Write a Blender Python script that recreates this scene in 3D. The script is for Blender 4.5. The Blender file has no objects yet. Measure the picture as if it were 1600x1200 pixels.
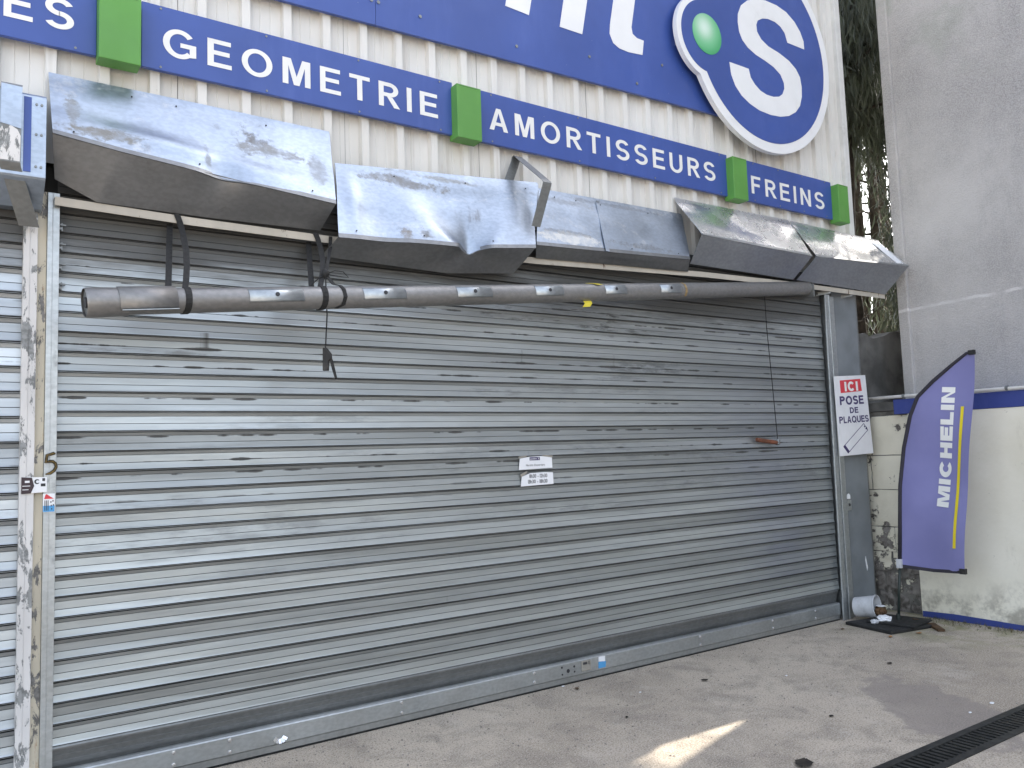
import bpy, bmesh, math, random
from mathutils import Vector, Matrix, noise
random.seed(7)
S = bpy.context.scene
COL = S.collection
# ------------------------------------------------------------------ camera, sky, sun, exposure
def cam_matrix(yaw, pitch, roll):
    cy, sy = math.cos(yaw), math.sin(yaw)
    f = Vector((sy*math.cos(pitch), cy*math.cos(pitch), math.sin(pitch)))
    r = Vector((cy, -sy, 0)); u = r.cross(f)
    r2 = r*math.cos(roll) + u*math.sin(roll); u2 = -r*math.sin(roll) + u*math.cos(roll)
    return Matrix((r2, u2, -f)).transposed()
cd = bpy.data.cameras.new('camera'); cam = bpy.data.objects.new('camera', cd); COL.objects.link(cam)
cd.sensor_width = 36.0; cd.lens = 28.91; cd.clip_start = 0.05; cd.clip_end = 2000
cam.matrix_world = Matrix.Translation((0, -4.7506, 1.63)) @ cam_matrix(math.radians(34.62), math.radians(4.906), math.radians(-1.9256)).to_4x4()
S.camera = cam

SUN_EL = math.radians(43.0); SUN_DIR = Vector((0.958*math.cos(SUN_EL), 0.285*math.cos(SUN_EL), math.sin(SUN_EL))).normalized()
W = bpy.data.worlds.new('World'); S.world = W; W.use_nodes = True
nt = W.node_tree; nt.nodes.clear()
sky = nt.nodes.new('ShaderNodeTexSky'); sky.sky_type = 'NISHITA'; sky.sun_disc = False
sky.sun_elevation = SUN_EL; sky.sun_rotation = math.atan2(SUN_DIR.x, SUN_DIR.y)
sky.air_density = 1.0; sky.dust_density = 3.0; sky.ozone_density = 1.0; sky.altitude = 50
hs = nt.nodes.new('ShaderNodeHueSaturation'); hs.inputs['Saturation'].default_value = 0.5
bg = nt.nodes.new('ShaderNodeBackground'); bg.inputs['Strength'].default_value = 0.15
wo = nt.nodes.new('ShaderNodeOutputWorld')
nt.links.new(sky.outputs[0], hs.inputs['Color']); nt.links.new(hs.outputs[0], bg.inputs[0]); nt.links.new(bg.outputs[0], wo.inputs[0])
sl = bpy.data.lights.new('sun', 'SUN'); sl.energy = 2.4; sl.angle = math.radians(0.53); sl.color = (1.0, 0.93, 0.82)
sun = bpy.data.objects.new('sun', sl); COL.objects.link(sun); sun.rotation_euler = SUN_DIR.to_track_quat('Z', 'Y').to_euler(); sun.location = (20, 10, 25)
S.view_settings.view_transform = 'Standard'; S.view_settings.look = 'None'; S.view_settings.gamma = 1.0
S.view_settings.use_curve_mapping = False; S.view_settings.exposure = 2.12

# ------------------------------------------------------------------ helpers
def tag(o, label=None, cat=None, group=None, kind=None):
    if label: o['label'] = label
    if cat: o['category'] = cat
    if group: o['group'] = group
    if kind: o['kind'] = kind
    return o
def thing(name, label, cat, loc=(0, 0, 0), group=None):
    o = bpy.data.objects.new(name, None); COL.objects.link(o); o.location = loc; o.empty_display_size = 0.1
    return tag(o, label, cat, group)
def link(name, me, m, parent=None):
    o = bpy.data.objects.new(name, me); COL.objects.link(o)
    if m is not None and not me.materials: me.materials.append(m)
    if parent is not None:
        o.parent = parent; o.matrix_parent_inverse = Matrix.Translation(-Vector(parent.location))
    return o
def mesh(name, v, f, m, parent=None, smooth=False):
    me = bpy.data.meshes.new(name); me.from_pydata([tuple(p) for p in v], [], f); me.update()
    bm = bmesh.new(); bm.from_mesh(me); bmesh.ops.recalc_face_normals(bm, faces=bm.faces); bm.to_mesh(me); bm.free()
    if smooth: me.shade_smooth()
    return link(name, me, m, parent)
class MB:
    def __init__(s): s.v = []; s.f = []
    def quad(s, a, b, c, d):
        n = len(s.v); s.v += [a, b, c, d]; s.f.append((n, n+1, n+2, n+3))
    def hexa(s, P):     # 8 corners: 0-3 one face ring, 4-7 opposite ring
        n = len(s.v); s.v += [tuple(p) for p in P]
        for q in ((0,1,2,3),(7,6,5,4),(0,4,5,1),(1,5,6,2),(2,6,7,3),(3,7,4,0)): s.f.append(tuple(n+i for i in q))
    def box(s, x0, x1, y0, y1, z0, z1):
        s.hexa([(x0,y0,z0),(x1,y0,z0),(x1,y1,z0),(x0,y1,z0),(x0,y0,z1),(x1,y0,z1),(x1,y1,z1),(x0,y1,z1)])
    def tube(s, pts, r, n=8, caps=True):
        rr = r if isinstance(r, (list, tuple)) else [r]*len(pts)
        pts = [Vector(p) for p in pts]; base = len(s.v); up = None
        for i, p in enumerate(pts):
            d = (pts[min(i+1, len(pts)-1)] - pts[max(i-1, 0)]).normalized()
            if up is None:
                up = Vector((0,0,1)) if abs(d.z) < .9 else Vector((1,0,0))
            a = (up - d*up.dot(d)).normalized(); b = d.cross(a); up = a
            for k in range(n):
                t = 2*math.pi*k/n; s.v.append(tuple(p + (a*math.cos(t) + b*math.sin(t))*rr[i]))
        for i in range(len(pts)-1):
            for k in range(n):
                s.f.append((base+i*n+k, base+i*n+(k+1)%n, base+(i+1)*n+(k+1)%n, base+(i+1)*n+k))
        if caps:
            s.f.append(tuple(base+k for k in reversed(range(n)))); s.f.append(tuple(base+(len(pts)-1)*n+k for k in range(n)))
    def band(s, pts, wdir, w, th, tdirs=None):   # flat strap along pts
        pts = [Vector(p) for p in pts]; wd = Vector(wdir).normalized(); base = len(s.v)
        for i, p in enumerate(pts):
            d = (pts[min(i+1, len(pts)-1)] - pts[max(i-1, 0)]).normalized(); t = d.cross(wd).normalized()
            for a, b in ((-1,-1),(1,-1),(1,1),(-1,1)): s.v.append(tuple(p + wd*a*w/2 + t*b*th/2))
        for i in range(len(pts)-1):
            for k in range(4): s.f.append((base+i*4+k, base+i*4+(k+1)%4, base+i*4+4+(k+1)%4, base+i*4+4+k))
        s.f.append((base+3, base+2, base+1, base)); q = base+(len(pts)-1)*4; s.f.append((q, q+1, q+2, q+3))
    def prism(s, poly, fn, d0, d1):     # poly in 2D; fn(u, v, d) -> xyz
        n = len(poly); b = len(s.v)
        s.v += [fn(u, v, d0) for u, v in poly] + [fn(u, v, d1) for u, v in poly]
        s.f.append(tuple(range(b, b+n))); s.f.append(tuple(range(b+2*n-1, b+n-1, -1)))
        for i in range(n): j = (i+1) % n; s.f.append((b+i, b+j, b+n+j, b+n+i))
    def build(s, name, m, parent=None, smooth=False): return mesh(name, s.v, s.f, m, parent, smooth)
def lathe(name, c0, ax, prof, n, m, par):
    a = ax.cross(Vector((0, 0, 1))).normalized(); b = ax.cross(a).normalized(); V = []; F = []
    for d, r in prof:
        for k in range(n):
            t = 2*math.pi*k/n; V.append(tuple(c0 + ax*d + (a*math.cos(t) + b*math.sin(t))*r))
    for i in range(len(prof)-1):
        for k in range(n): F.append((i*n+k, i*n+(k+1)%n, (i+1)*n+(k+1)%n, (i+1)*n+k))
    F.append(tuple(range(n))); F.append(tuple(range((len(prof)-1)*n, len(prof)*n)))
    return mesh(name, V, F, m, par, True)
def bevel(o, w=0.004, seg=2):
    b = o.modifiers.new('bevel', 'BEVEL'); b.width = w; b.segments = seg; b.limit_method = 'ANGLE'; b.angle_limit = math.radians(40); return o
def lerp(a, b, t): return tuple(a[i]*(1-t)+b[i]*t for i in range(len(a)))
def along(pl, u):
    n = len(pl)-1; k = min(int(u*n), n-1); return lerp(pl[k], pl[k+1], u*n-k)
def along_x(pl, x):
    for a, b in zip(pl, pl[1:]):
        if x <= b[0] or b is pl[-1]: return lerp(a, b, (x-a[0])/(b[0]-a[0]))
def sstep(a, b, x):
    t = max(0, min(1, (x-a)/(b-a))); return t*t*(3-2*t)

# ------------------------------------------------------------------ materials
class N:
    def __init__(s, name):
        s.m = bpy.data.materials.new(name); s.m.use_nodes = True; s.t = s.m.node_tree; s.t.nodes.clear()
        s.out = s.t.nodes.new('ShaderNodeOutputMaterial'); s.p = s.t.nodes.new('ShaderNodeBsdfPrincipled')
        s.t.links.new(s.p.outputs[0], s.out.inputs[0])
        g = s.t.nodes.new('ShaderNodeNewGeometry'); s.pos = g.outputs['Position']
    def set(s, sock, v):
        if hasattr(v, 'is_output') or isinstance(v, bpy.types.NodeSocket): s.t.links.new(v, sock)
        else:
            if isinstance(v, (tuple, list)) and sock.type == 'RGBA' and len(v) == 3: v = (*v, 1)
            sock.default_value = v
    def inp(s, k, v): s.set(s.p.inputs[k], v); return s
    def mul(s, vec, sc):
        n = s.t.nodes.new('ShaderNodeVectorMath'); n.operation = 'MULTIPLY'; s.set(n.inputs[0], vec); n.inputs[1].default_value = sc; return n.outputs[0]
    def noise(s, scale, detail=4, rough=.55, stretch=(1,1,1), vec=None, off=0, dist=0):
        v = s.mul(vec or s.pos, stretch)
        if off:
            a = s.t.nodes.new('ShaderNodeVectorMath'); a.operation = 'ADD'; s.set(a.inputs[0], v); a.inputs[1].default_value = (off, off*1.7, off*.6); v = a.outputs[0]
        n = s.t.nodes.new('ShaderNodeTexNoise'); s.set(n.inputs['Vector'], v); n.inputs['Scale'].default_value = scale
        n.inputs['Detail'].default_value = detail; n.inputs['Roughness'].default_value = rough; n.inputs['Distortion'].default_value = dist; return n.outputs['Fac']
    def voro(s, scale, stretch=(1,1,1), feature='F1', out='Distance'):
        n = s.t.nodes.new('ShaderNodeTexVoronoi'); s.set(n.inputs['Vector'], s.mul(s.pos, stretch)); n.inputs['Scale'].default_value = scale; n.feature = feature; return n.outputs[out]
    def ramp(s, f, a, b, lo=0, hi=1):
        n = s.t.nodes.new('ShaderNodeMapRange'); s.set(n.inputs[0], f); n.inputs[1].default_value = a; n.inputs[2].default_value = b; n.inputs[3].default_value = lo; n.inputs[4].default_value = hi; n.interpolation_type = 'SMOOTHSTEP'; return n.outputs[0]
    def math(s, op, a, b=0.0):
        n = s.t.nodes.new('ShaderNodeMath'); n.operation = op; s.set(n.inputs[0], a); s.set(n.inputs[1], b); return n.outputs[0]
    def mix(s, f, a, b, mode='MIX'):
        n = s.t.nodes.new('ShaderNodeMix'); n.data_type = 'RGBA'; n.blend_type = mode; s.set(n.inputs[0], f); s.set(n.inputs[6], a); s.set(n.inputs[7], b); return n.outputs[2]
    def xyz(s):
        n = s.t.nodes.new('ShaderNodeSeparateXYZ'); s.set(n.inputs[0], s.pos); return n.outputs
    def rnd(s):
        return s.t.nodes.new('ShaderNodeObjectInfo').outputs['Random']
    def bump(s, h, strength=.3, dist=.01):
        n = s.t.nodes.new('ShaderNodeBump'); s.set(n.inputs['Height'], h); n.inputs['Strength'].default_value = strength; n.inputs['Distance'].default_value = dist
        s.t.links.new(n.outputs[0], s.p.inputs['Normal']); return s
def simple(name, c, rough=.5, metal=0, spec=None, var=.12, scale=6, dirt=None, bump=0):
    n = N(name); f = n.noise(scale, 5)
    c2 = tuple(x*(1-var*2) for x in c); col = n.mix(n.ramp(f, .3, .7), c2, c)
    if dirt: col = n.mix(n.ramp(n.noise(3.1, 6, .7, off=4), .55, .75, 0, dirt[1]), col, dirt[0])
    n.inp('Base Color', col).inp('Roughness', n.ramp(n.noise(scale*2, 3, off=9), .3, .7, max(0, rough-.06), min(1, rough+.08))).inp('Metallic', metal)
    if bump: n.bump(n.noise(scale*12, 3), bump, .004)
    return n.m

def galvanised(name, base, rough, dirtc, dirt_amt, streak=(1, 1, .12), spangle=.06, metal=.85, white=.0, blots=()):
    n = N(name)
    sp = n.ramp(n.noise(55, 2, .5, stretch=(.6, .6, 1)), .35, .65, 1-spangle, 1+spangle)
    big = n.ramp(n.noise(1.4, 4, .6, off=3), .3, .7, .86, 1.06)
    col = n.mix(1.0, base, n.mix(0, (1,1,1), (1,1,1)), 'MULTIPLY')
    vv = n.math('MULTIPLY', sp, big)
    cmb = n.t.nodes.new('ShaderNodeCombineXYZ')
    for i in range(3): n.set(cmb.inputs[i], vv)
    col = n.mix(1.0, col, cmb.outputs[0], 'MULTIPLY')
    d1 = n.ramp(n.noise(2.2, 7, .68, stretch=streak, off=6, dist=.4), .56, .7)
    d2 = n.ramp(n.noise(7.5, 6, .7, off=2), .52, .66)
    dirt = n.math('MULTIPLY', n.math('MULTIPLY', d1, d2), dirt_amt)
    col = n.mix(dirt, col, dirtc)
    X, Y, Z = n.xyz()
    def blot(x, z, rx, rz):
        a = n.math('DIVIDE', n.math('SUBTRACT', X, x), rx); b = n.math('DIVIDE', n.math('SUBTRACT', Z, z), rz)
        return n.math('SQRT', n.math('ADD', n.math('MULTIPLY', a, a), n.math('MULTIPLY', b, b)))
    rag = n.math('MULTIPLY', n.math('SUBTRACT', n.noise(7, 7, .7, stretch=(.7, 1, 1.3), off=44), .5), 3.2)
    rag2 = n.math('MULTIPLY', n.math('SUBTRACT', n.noise(32, 6, .75, off=47), .5), 2.4)
    for (x, z, rx, rz, c, k) in blots:
        m_ = n.math('ADD', n.math('ADD', blot(x, z, rx, rz), rag), rag2)
        f_ = n.math('MULTIPLY', n.ramp(m_, .45, 1.1, k, 0), n.ramp(n.noise(18, 5, .7, off=51), .32, .62, .45, 1))
        col = n.mix(f_, col, c); dirt = n.math('MAXIMUM', dirt, f_)
    if white:
        wm = n.math('MULTIPLY', n.math('MULTIPLY', n.ramp(n.noise(2.6, 6, .7, stretch=(.6, 1, 1.6), off=15, dist=.6), .56, .63), n.ramp(n.noise(30, 5, .75, off=11), .45, .6)), white)
        col = n.mix(wm, col, (.72, .71, .68))
        dirt = n.math('MAXIMUM', dirt, wm)
    n.inp('Base Color', col); n.inp('Metallic', n.ramp(dirt, 0, 1, metal, .1))
    n.inp('Roughness', n.math('ADD', n.ramp(n.noise(5, 5, .6, off=21), .3, .7, rough-.05, rough+.07), n.math('MULTIPLY', dirt, .3)))
    n.bump(n.noise(3.0, 2, off=31), .10, .03)
    return n
M = {}
M['hood'] = galvanised('galvanised_hood_sheet', (.40, .455, .535), .36, (.16, .15, .14), .85, white=.3, blots=[(.62, 3.33, .24, .045, (.20,.19,.17), .9), (.50, 3.42, .035, .17, (.22,.215,.2), .7), (1.52, 3.44, .20, .05, (.24,.235,.22), .8), (1.80, 3.36, .05, .12, (.25,.25,.24), .5), (2.42, 3.42, .30, .045, (.22,.215,.21), .85), (2.70, 3.49, .35, .025, (.3,.3,.29), .7), (3.74, 3.19, .26, .05, (.70,.69,.66), .9), (3.72, 3.235, .24, .02, (.16,.16,.16), .6), (4.42, 3.21, .34, .028, (.13,.13,.13), .8), (4.3, 3.55, .6, .018, (.2,.2,.2), .6), (2.36, 3.03, .05, .05, (.2,.17,.14), .8), (3.75, 3.5, .3, .03, (.25,.25,.25), .5), (1.15, 3.30, .02, .09, (.2,.2,.2), .6)]).m
M['hood_bright'] = galvanised('bright_hood_sheet', (.74, .75, .765), .25, (.2, .19, .17), .6, white=.2).m
M['galv_under'] = galvanised('shaded_bright_underside', (.36, .375, .395), .42, (.1, .1, .1), .4).m  # darker copy of the bright hood sheet, underside shade put into its colour
M['hood_under'] = galvanised('shaded_zinc_underside', (.24, .245, .25), .45, (.09, .08, .07), .6).m  # same sheet as the hood fronts, darkened to paint in the underside shade
M['galv'] = galvanised('galvanised_profile', (.45, .475, .485), .42, (.1, .1, .1), .6, streak=(1,1,.1)).m
M['galv_dark'] = galvanised('dull_steel', (.26, .27, .27), .5, (.07, .065, .06), .7).m
M['tube'] = galvanised('zinc_tube', (.285, .28, .275), .48, (.11, .09, .07), .5, streak=(.2,1,1), metal=.75).m
M['tube_plate'] = galvanised('tube_bright_plate', (.42, .45, .47), .4, (.15, .14, .13), .5).m

M['hinge'] = simple('dark_hinge', (.05, .052, .048), .6, metal=.3, var=.3, scale=5)  # near-black for the groove faces between slats
M['crease'] = galvanised('crease_line', (.10, .11, .11), .5, (.04, .04, .04), .8).m
def slat_material(name, base, dash):
    n = N(name); X, Y, Z = n.xyz()
    r = n.rnd()
    tone = n.ramp(r, 0, 1, .84, 1.14)
    sp = n.ramp(n.noise(40, 3, .5, stretch=(.12, 1, 1)), .3, .7, .96, 1.03)
    longv = n.ramp(n.noise(1.1, 5, .6, stretch=(.35, 1, 6), off=5), .3, .7, .82, 1.08)
    v = n.math('MULTIPLY', n.math('MULTIPLY', tone, sp), longv)
    cmb = n.t.nodes.new('ShaderNodeCombineXYZ')
    for i in range(3): n.set(cmb.inputs[i], v)
    col = n.mix(1.0, base, cmb.outputs[0], 'MULTIPLY')
    # scuffs rubbed along the creases of the slats while the curtain was rolled
    fz = n.math('FRACT', n.math('DIVIDE', n.math('ADD', Z, .0), .103))
    row = n.math('FLOOR', n.math('DIVIDE', Z, .103))
    cell = n.t.nodes.new('ShaderNodeTexWhiteNoise'); cell.noise_dimensions = '1D'; n.set(cell.inputs['W'], row)
    rowr = cell.outputs['Value']
    gate = n.math('MULTIPLY', n.ramp(Z, 1.3, 1.6), n.math('GREATER_THAN', rowr, .28))
    nx = n.t.nodes.new('ShaderNodeCombineXYZ'); n.set(nx.inputs[0], n.math('MULTIPLY', X, 1.0)); n.set(nx.inputs[1], n.math('MULTIPLY', row, 7.31))
    dn = n.noise(4.6, 2, .4, vec=nx.outputs[0]); dn2 = n.noise(26, 3, .6, vec=nx.outputs[0], off=3)
    band = n.ramp(n.math('ABSOLUTE', n.math('SUBTRACT', fz, n.math('ADD', n.math('MULTIPLY', n.math('GREATER_THAN', rowr, .6), .30), .09))), .01, .13, 1, 0)
    dm = n.math('MULTIPLY', n.ramp(n.math('SUBTRACT', n.math('ADD', dn, n.math('MULTIPLY', n.math('SUBTRACT', dn2, .5), .18)), n.math('MULTIPLY', n.math('SUBTRACT', 1.0, band), .22)), .50, .58), n.math('MULTIPLY', gate, dash))
    # greasy smears, more of them on the slats that wind round the axle
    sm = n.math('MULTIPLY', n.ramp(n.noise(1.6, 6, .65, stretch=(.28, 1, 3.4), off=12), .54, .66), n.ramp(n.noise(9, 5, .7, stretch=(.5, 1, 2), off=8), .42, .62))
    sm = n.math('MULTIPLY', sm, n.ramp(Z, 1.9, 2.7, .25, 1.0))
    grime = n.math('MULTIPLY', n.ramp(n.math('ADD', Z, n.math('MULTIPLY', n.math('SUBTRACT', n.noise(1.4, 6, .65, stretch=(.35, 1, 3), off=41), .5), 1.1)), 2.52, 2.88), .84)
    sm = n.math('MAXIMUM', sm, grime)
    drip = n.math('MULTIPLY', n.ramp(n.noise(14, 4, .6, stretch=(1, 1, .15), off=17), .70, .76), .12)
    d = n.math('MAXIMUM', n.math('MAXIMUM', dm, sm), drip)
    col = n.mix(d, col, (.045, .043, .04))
    n.inp('Base Color', col).inp('Metallic', n.ramp(d, 0, 1, .8, .15))
    n.inp('Roughness', n.math('ADD', n.ramp(n.noise(3, 4, .6, stretch=(.3, 1, 3), off=27), .3, .7, .35, .49), n.math('MULTIPLY', d, .25)))
    n.bump(n.noise(2.2, 2, .5, stretch=(1, 1, 4), off=33), .06, .03)
    return n.m
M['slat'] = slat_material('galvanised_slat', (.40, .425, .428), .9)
M['slat_left'] = slat_material('galvanised_slat_wide', (.46, .49, .51), .3)

def painted_sign(name, c, rough=.38):
    n = N(name); X, Y, Z = n.xyz()
    f = n.ramp(n.noise(1.2, 5, .6), .3, .7, .9, 1.08)
    cmb = n.t.nodes.new('ShaderNodeCombineXYZ')
    for i in range(3): n.set(cmb.inputs[i], f)
    col = n.mix(1, c, cmb.outputs[0], 'MULTIPLY')
    fade = n.ramp(n.noise(3, 6, .7, stretch=(1, 1, .2), off=5), .52, .75, 0, .22)
    col = n.mix(fade, col, tuple(min(1, x*1.4+.05) for x in c))
    sp = n.ramp(n.voro(9), .012, .02, .7, 0)
    col = n.mix(sp, col, (.6, .62, .62))
    n.inp('Base Color', col).inp('Roughness', n.ramp(n.noise(6, 4, off=8), .3, .7, rough-.05, rough+.12))
    n.bump(n.noise(1.6, 2, off=3), .05, .03)
    return n.m
M['blue'] = painted_sign('blue_sign_sheet', (.042, .085, .315))
M['green'] = painted_sign('green_painted_metal', (.10, .29, .055), .45)
M['band_blue'] = painted_sign('blue_wall_paint', (.03, .05, .22), .6)
M['letter'] = simple('white_vinyl', (.78, .78, .76), .45, var=.03, dirt=((.45, .43, .4), .35))
M['sign_white'] = simple('white_acrylic', (.8, .81, .82), .35, var=.02, dirt=((.55, .55, .53), .25))

def cladding_mat():
    n = N('cream_cladding'); X, Y, Z = n.xyz()
    a = n.ramp(n.noise(.9, 5, .6), .3, .7)
    col = n.mix(a, (.66, .645, .605), (.735, .73, .705))
    st = n.math('MULTIPLY', n.ramp(n.noise(16, 5, .65, stretch=(1, 1, .06)), .5, .72), n.ramp(n.noise(1.3, 3, off=7), .35, .65))
    col = n.mix(n.math('MULTIPLY', st, .36), col, (.33, .29, .23))
    ru = n.math('MULTIPLY', n.ramp(n.noise(22, 4, .6, stretch=(1, 1, .1), off=13), .66, .74), .3)
    col = n.mix(ru, col, (.36, .27, .18))
    chip = n.math('MULTIPLY', n.ramp(n.noise(17, 6, .7, stretch=(1.6, 1, .5), off=19), .7, .74), .6)
    col = n.mix(chip, col, (.16, .15, .14))
    n.inp('Base Color', col).inp('Roughness', .5); n.bump(n.noise(2.5, 3), .08, .02); return n.m
M['clad'] = cladding_mat()
M['clad_white'] = simple('white_corner_trim', (.68, .68, .66), .5, var=.06, dirt=((.2, .19, .17), .4))

def peeling(name, paint, under, rust, amt, rust_amt):
    n = N(name)
    col = n.mix(n.ramp(n.noise(5, 5, stretch=(1, 1, .3)), .3, .7), tuple(x*.82 for x in paint), paint)
    pe = n.ramp(n.noise(6, 8, .72, stretch=(2.2, 1, .8), off=3, dist=.4), amt, amt+.02)
    col = n.mix(pe, col, n.mix(n.ramp(n.noise(30, 4), .4, .6), under, tuple(x*.6 for x in under)))
    ru = n.ramp(n.noise(3.5, 8, .7, stretch=(2, 1, .5), off=14), rust_amt, rust_amt+.08)
    col = n.mix(ru, col, rust)
    n.inp('Base Color', col).inp('Roughness', .6); n.bump(n.math('SUBTRACT', 1.0, pe), .5, .003); return n.m
M['peel_white'] = peeling('peeling_white_paint', (.66, .65, .64), (.27, .28, .28), (.55, .36, .16), .515, .62)
M['peel_cream'] = peeling('peeling_cream_paint', (.72, .655, .52), (.26, .25, .24), (.45, .24, .09), .56, .57)
M['beam'] = peeling('old_cream_steel_paint', (.52, .48, .41), (.2, .14, .11), (.18, .09, .05), .63, .66)
M['dark'] = simple('dark_interior_steel', (.05, .048, .045), .7)
M['column'] = simple('grey_painted_steel', (.20, .22, .235), .42, var=.15, scale=2.5, dirt=((.3, .31, .31), .35))

def concrete_wall():
    n = N('grey_roughcast'); X, Y, Z = n.xyz()
    big = n.ramp(n.noise(.55, 6, .65), .32, .68)
    col = n.mix(big, (.31, .298, .288), (.50, .482, .462))
    st = n.ramp(n.noise(1.6, 6, .65, stretch=(1, 1, .25), off=6), .45, .75, 0, .55)
    col = n.mix(st, col, (.19, .185, .188))
    g = n.noise(85, 3, .6); col = n.mix(n.ramp(g, .35, .65, 0, .5), col, (.54, .52, .51))
    # the pour line between the two lifts of render
    w = n.math('ADD', Z, n.math('ADD', n.math('MULTIPLY', n.noise(4, 4), .05), n.math('MULTIPLY', Y, .03)))
    line = n.ramp(n.math('ABSOLUTE', n.math('SUBTRACT', w, 2.995)), .008, .022, 1, 0)
    col = n.mix(n.math('MULTIPLY', line, n.ramp(n.noise(5, 3, off=2), .35, .6)), col, (.6, .585, .57))
    moss = n.math('MULTIPLY', n.ramp(Z, 4.2, 6.5), n.ramp(n.noise(2.1, 5, off=9), .5, .7, 0, .4))
    col = n.mix(moss, col, (.22, .26, .2))
    n.inp('Base Color', col).inp('Roughness', .9)
    n.bump(n.math('ADD', g, n.math('MULTIPLY', n.noise(30, 4), .8)), .7, .012); return n.m
M['roughcast'] = concrete_wall()
def cream_wall():
    n = N('cream_render'); X, Y, Z = n.xyz()
    col = n.mix(n.ramp(n.noise(1.2, 5, .6), .3, .7), (.70, .66, .54), (.80, .765, .655))
    col = n.mix(n.ramp(n.noise(4, 7, .7, stretch=(1, 1, .4), off=4), .56, .72, 0, .5), col, (.5, .46, .37))
    low = n.math('MULTIPLY', n.ramp(n.math('ADD', Z, n.math('MULTIPLY', n.noise(3, 6, .7), .5)), .35, .7, 1, 0), n.ramp(n.noise(6, 6, .7, off=2), .4, .65, 0, .7))
    col = n.mix(low, col, (.2, .18, .15))
    chip = n.ramp(n.noise(13, 7, .75, off=8), .66, .69)
    col = n.mix(n.math('MULTIPLY', chip, .8), col, (.26, .24, .21))
    n.inp('Base Color', col).inp('Roughness', .8); n.bump(n.math('SUBTRACT', n.noise(25, 5), n.math('MULTIPLY', chip, 1.5)), .35, .006); return n.m
M['cream'] = cream_wall()
def block_mat():
    n = N('flaking_painted_block'); X, Y, Z = n.xyz()
    col = n.mix(n.ramp(n.noise(3, 5), .3, .7), (.64, .60, .48), (.75, .71, .58))
    pe = n.ramp(n.math('SUBTRACT', n.noise(5.2, 8, .72, off=5), n.math('MULTIPLY', n.ramp(Z, .3, .75), .15)), .40, .43)
    st = n.mix(n.ramp(n.noise(14, 6), .35, .65), (.075, .065, .055), (.24, .22, .2))
    col = n.mix(pe, col, st)
    n.inp('Base Color', col).inp('Roughness', .9); n.bump(n.math('ADD', n.math('SUBTRACT', 1.0, pe), n.math('MULTIPLY', n.noise(22, 5), .6)), .8, .012); return n.m
M['block'] = block_mat()
M['mortar'] = simple('dark_cement', (.2, .19, .17), .95, var=.3, scale=8, bump=.5)
M['cement'] = simple('dark_cement_render', (.15, .148, .14), .95, var=.3, scale=3, dirt=((.2, .2, .19), .5), bump=.6)

def ground_mat():
    n = N('worn_concrete_ground'); X, Y, Z = n.xyz()
    big = n.ramp(n.noise(.6, 6, .62), .32, .68)
    col = n.mix(big, (.38, .32, .252), (.53, .455, .365))
    mid = n.ramp(n.noise(3.2, 7, .7, off=5, dist=.6), .42, .68, 0, .75)
    col = n.mix(mid, col, (.26, .222, .18))
    lt = n.ramp(n.noise(2.3, 6, .7, stretch=(1, .5, 1), off=17), .55, .72, 0, .5)
    col = n.mix(lt, col, (.60, .53, .45))
    agg = n.noise(120, 3, .65)
    col = n.mix(n.ramp(agg, .5, .66, 0, .75), col, (.70, .63, .55))
    col = n.mix(n.ramp(n.noise(95, 3, .6, off=3), .53, .66, 0, .7), col, (.09, .075, .06))
    sx = n.math('MULTIPLY', n.math('SUBTRACT', X, n.math('ADD', 5.82, n.math('MULTIPLY', Y, .42))), 1.5); sy = n.math('MULTIPLY', n.math('ADD', Y, 1.95), .85)
    rr = n.math('SQRT', n.math('ADD', n.math('MULTIPLY', sx, sx), n.math('MULTIPLY', sy, sy)))
    rr = n.math('ADD', rr, n.math('MULTIPLY', n.math('SUBTRACT', n.noise(3.2, 6, .7), .5), 1.0))
    wet = n.ramp(rr, .46, .58, .62, 0)
    col = n.mix(wet, col, (.25, .215, .195))
    mm = n.math('MULTIPLY', n.ramp(X, 6.2, 7.3), n.ramp(n.noise(2.6, 6, .7, off=22), .42, .6, 0, .75))
    mm = n.math('MULTIPLY', mm, n.ramp(Y, -2.2, -.9))
    col = n.mix(mm, col, (.22, .22, .10))
    n.inp('Base Color', col)
    n.inp('Roughness', n.math('SUBTRACT', .92, n.math('MULTIPLY', wet, .25)))
    n.bump(n.math('ADD', n.math('MULTIPLY', agg, .6), n.math('ADD', n.noise(28, 5, .65), n.math('MULTIPLY', n.noise(5, 4), 1.5))), .65, .012); return n.m
M['ground'] = ground_mat()
M['iron'] = simple('cast_iron', (.032, .033, .03), .6, metal=.3, var=.25, scale=9, dirt=((.1, .085, .065), .6), bump=.3)
M['black'] = simple('black_webbing', (.018, .018, .018), .75, var=.2, scale=30)
M['rubber'] = simple('black_rubber', (.02, .02, .02), .7, var=.3, scale=12, dirt=((.1, .09, .08), .6))
M['pole'] = simple('dark_green_pole', (.02, .03, .026), .45)
def flag_mat():
    n = N('violet_blue_polyester')
    col = n.mix(n.ramp(n.noise(2, 4), .3, .7), (.18, .18, .39), (.215, .215, .44))
    weave = n.noise(300, 2); n.inp('Base Color', col).inp('Roughness', .75).inp('Sheen Weight', .25)
    n.bump(weave, .1, .001); return n.m
M['flag'] = flag_mat()
M['flag_trim'] = simple('dark_flag_sleeve', (.035, .032, .045), .8)
M['yellow'] = simple('yellow_print', (.72, .58, .02), .6, var=.03)
M['red'] = simple('red_print', (.62, .045, .06), .5, var=.04)
M['ink'] = simple('dark_violet_ink', (.05, .035, .12), .5, var=.02)
M['black_ink'] = simple('black_ink', (.03, .03, .035), .6, var=.02)
M['sky_ink'] = simple('sky_blue_print', (.08, .32, .62), .5, var=.04)
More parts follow.
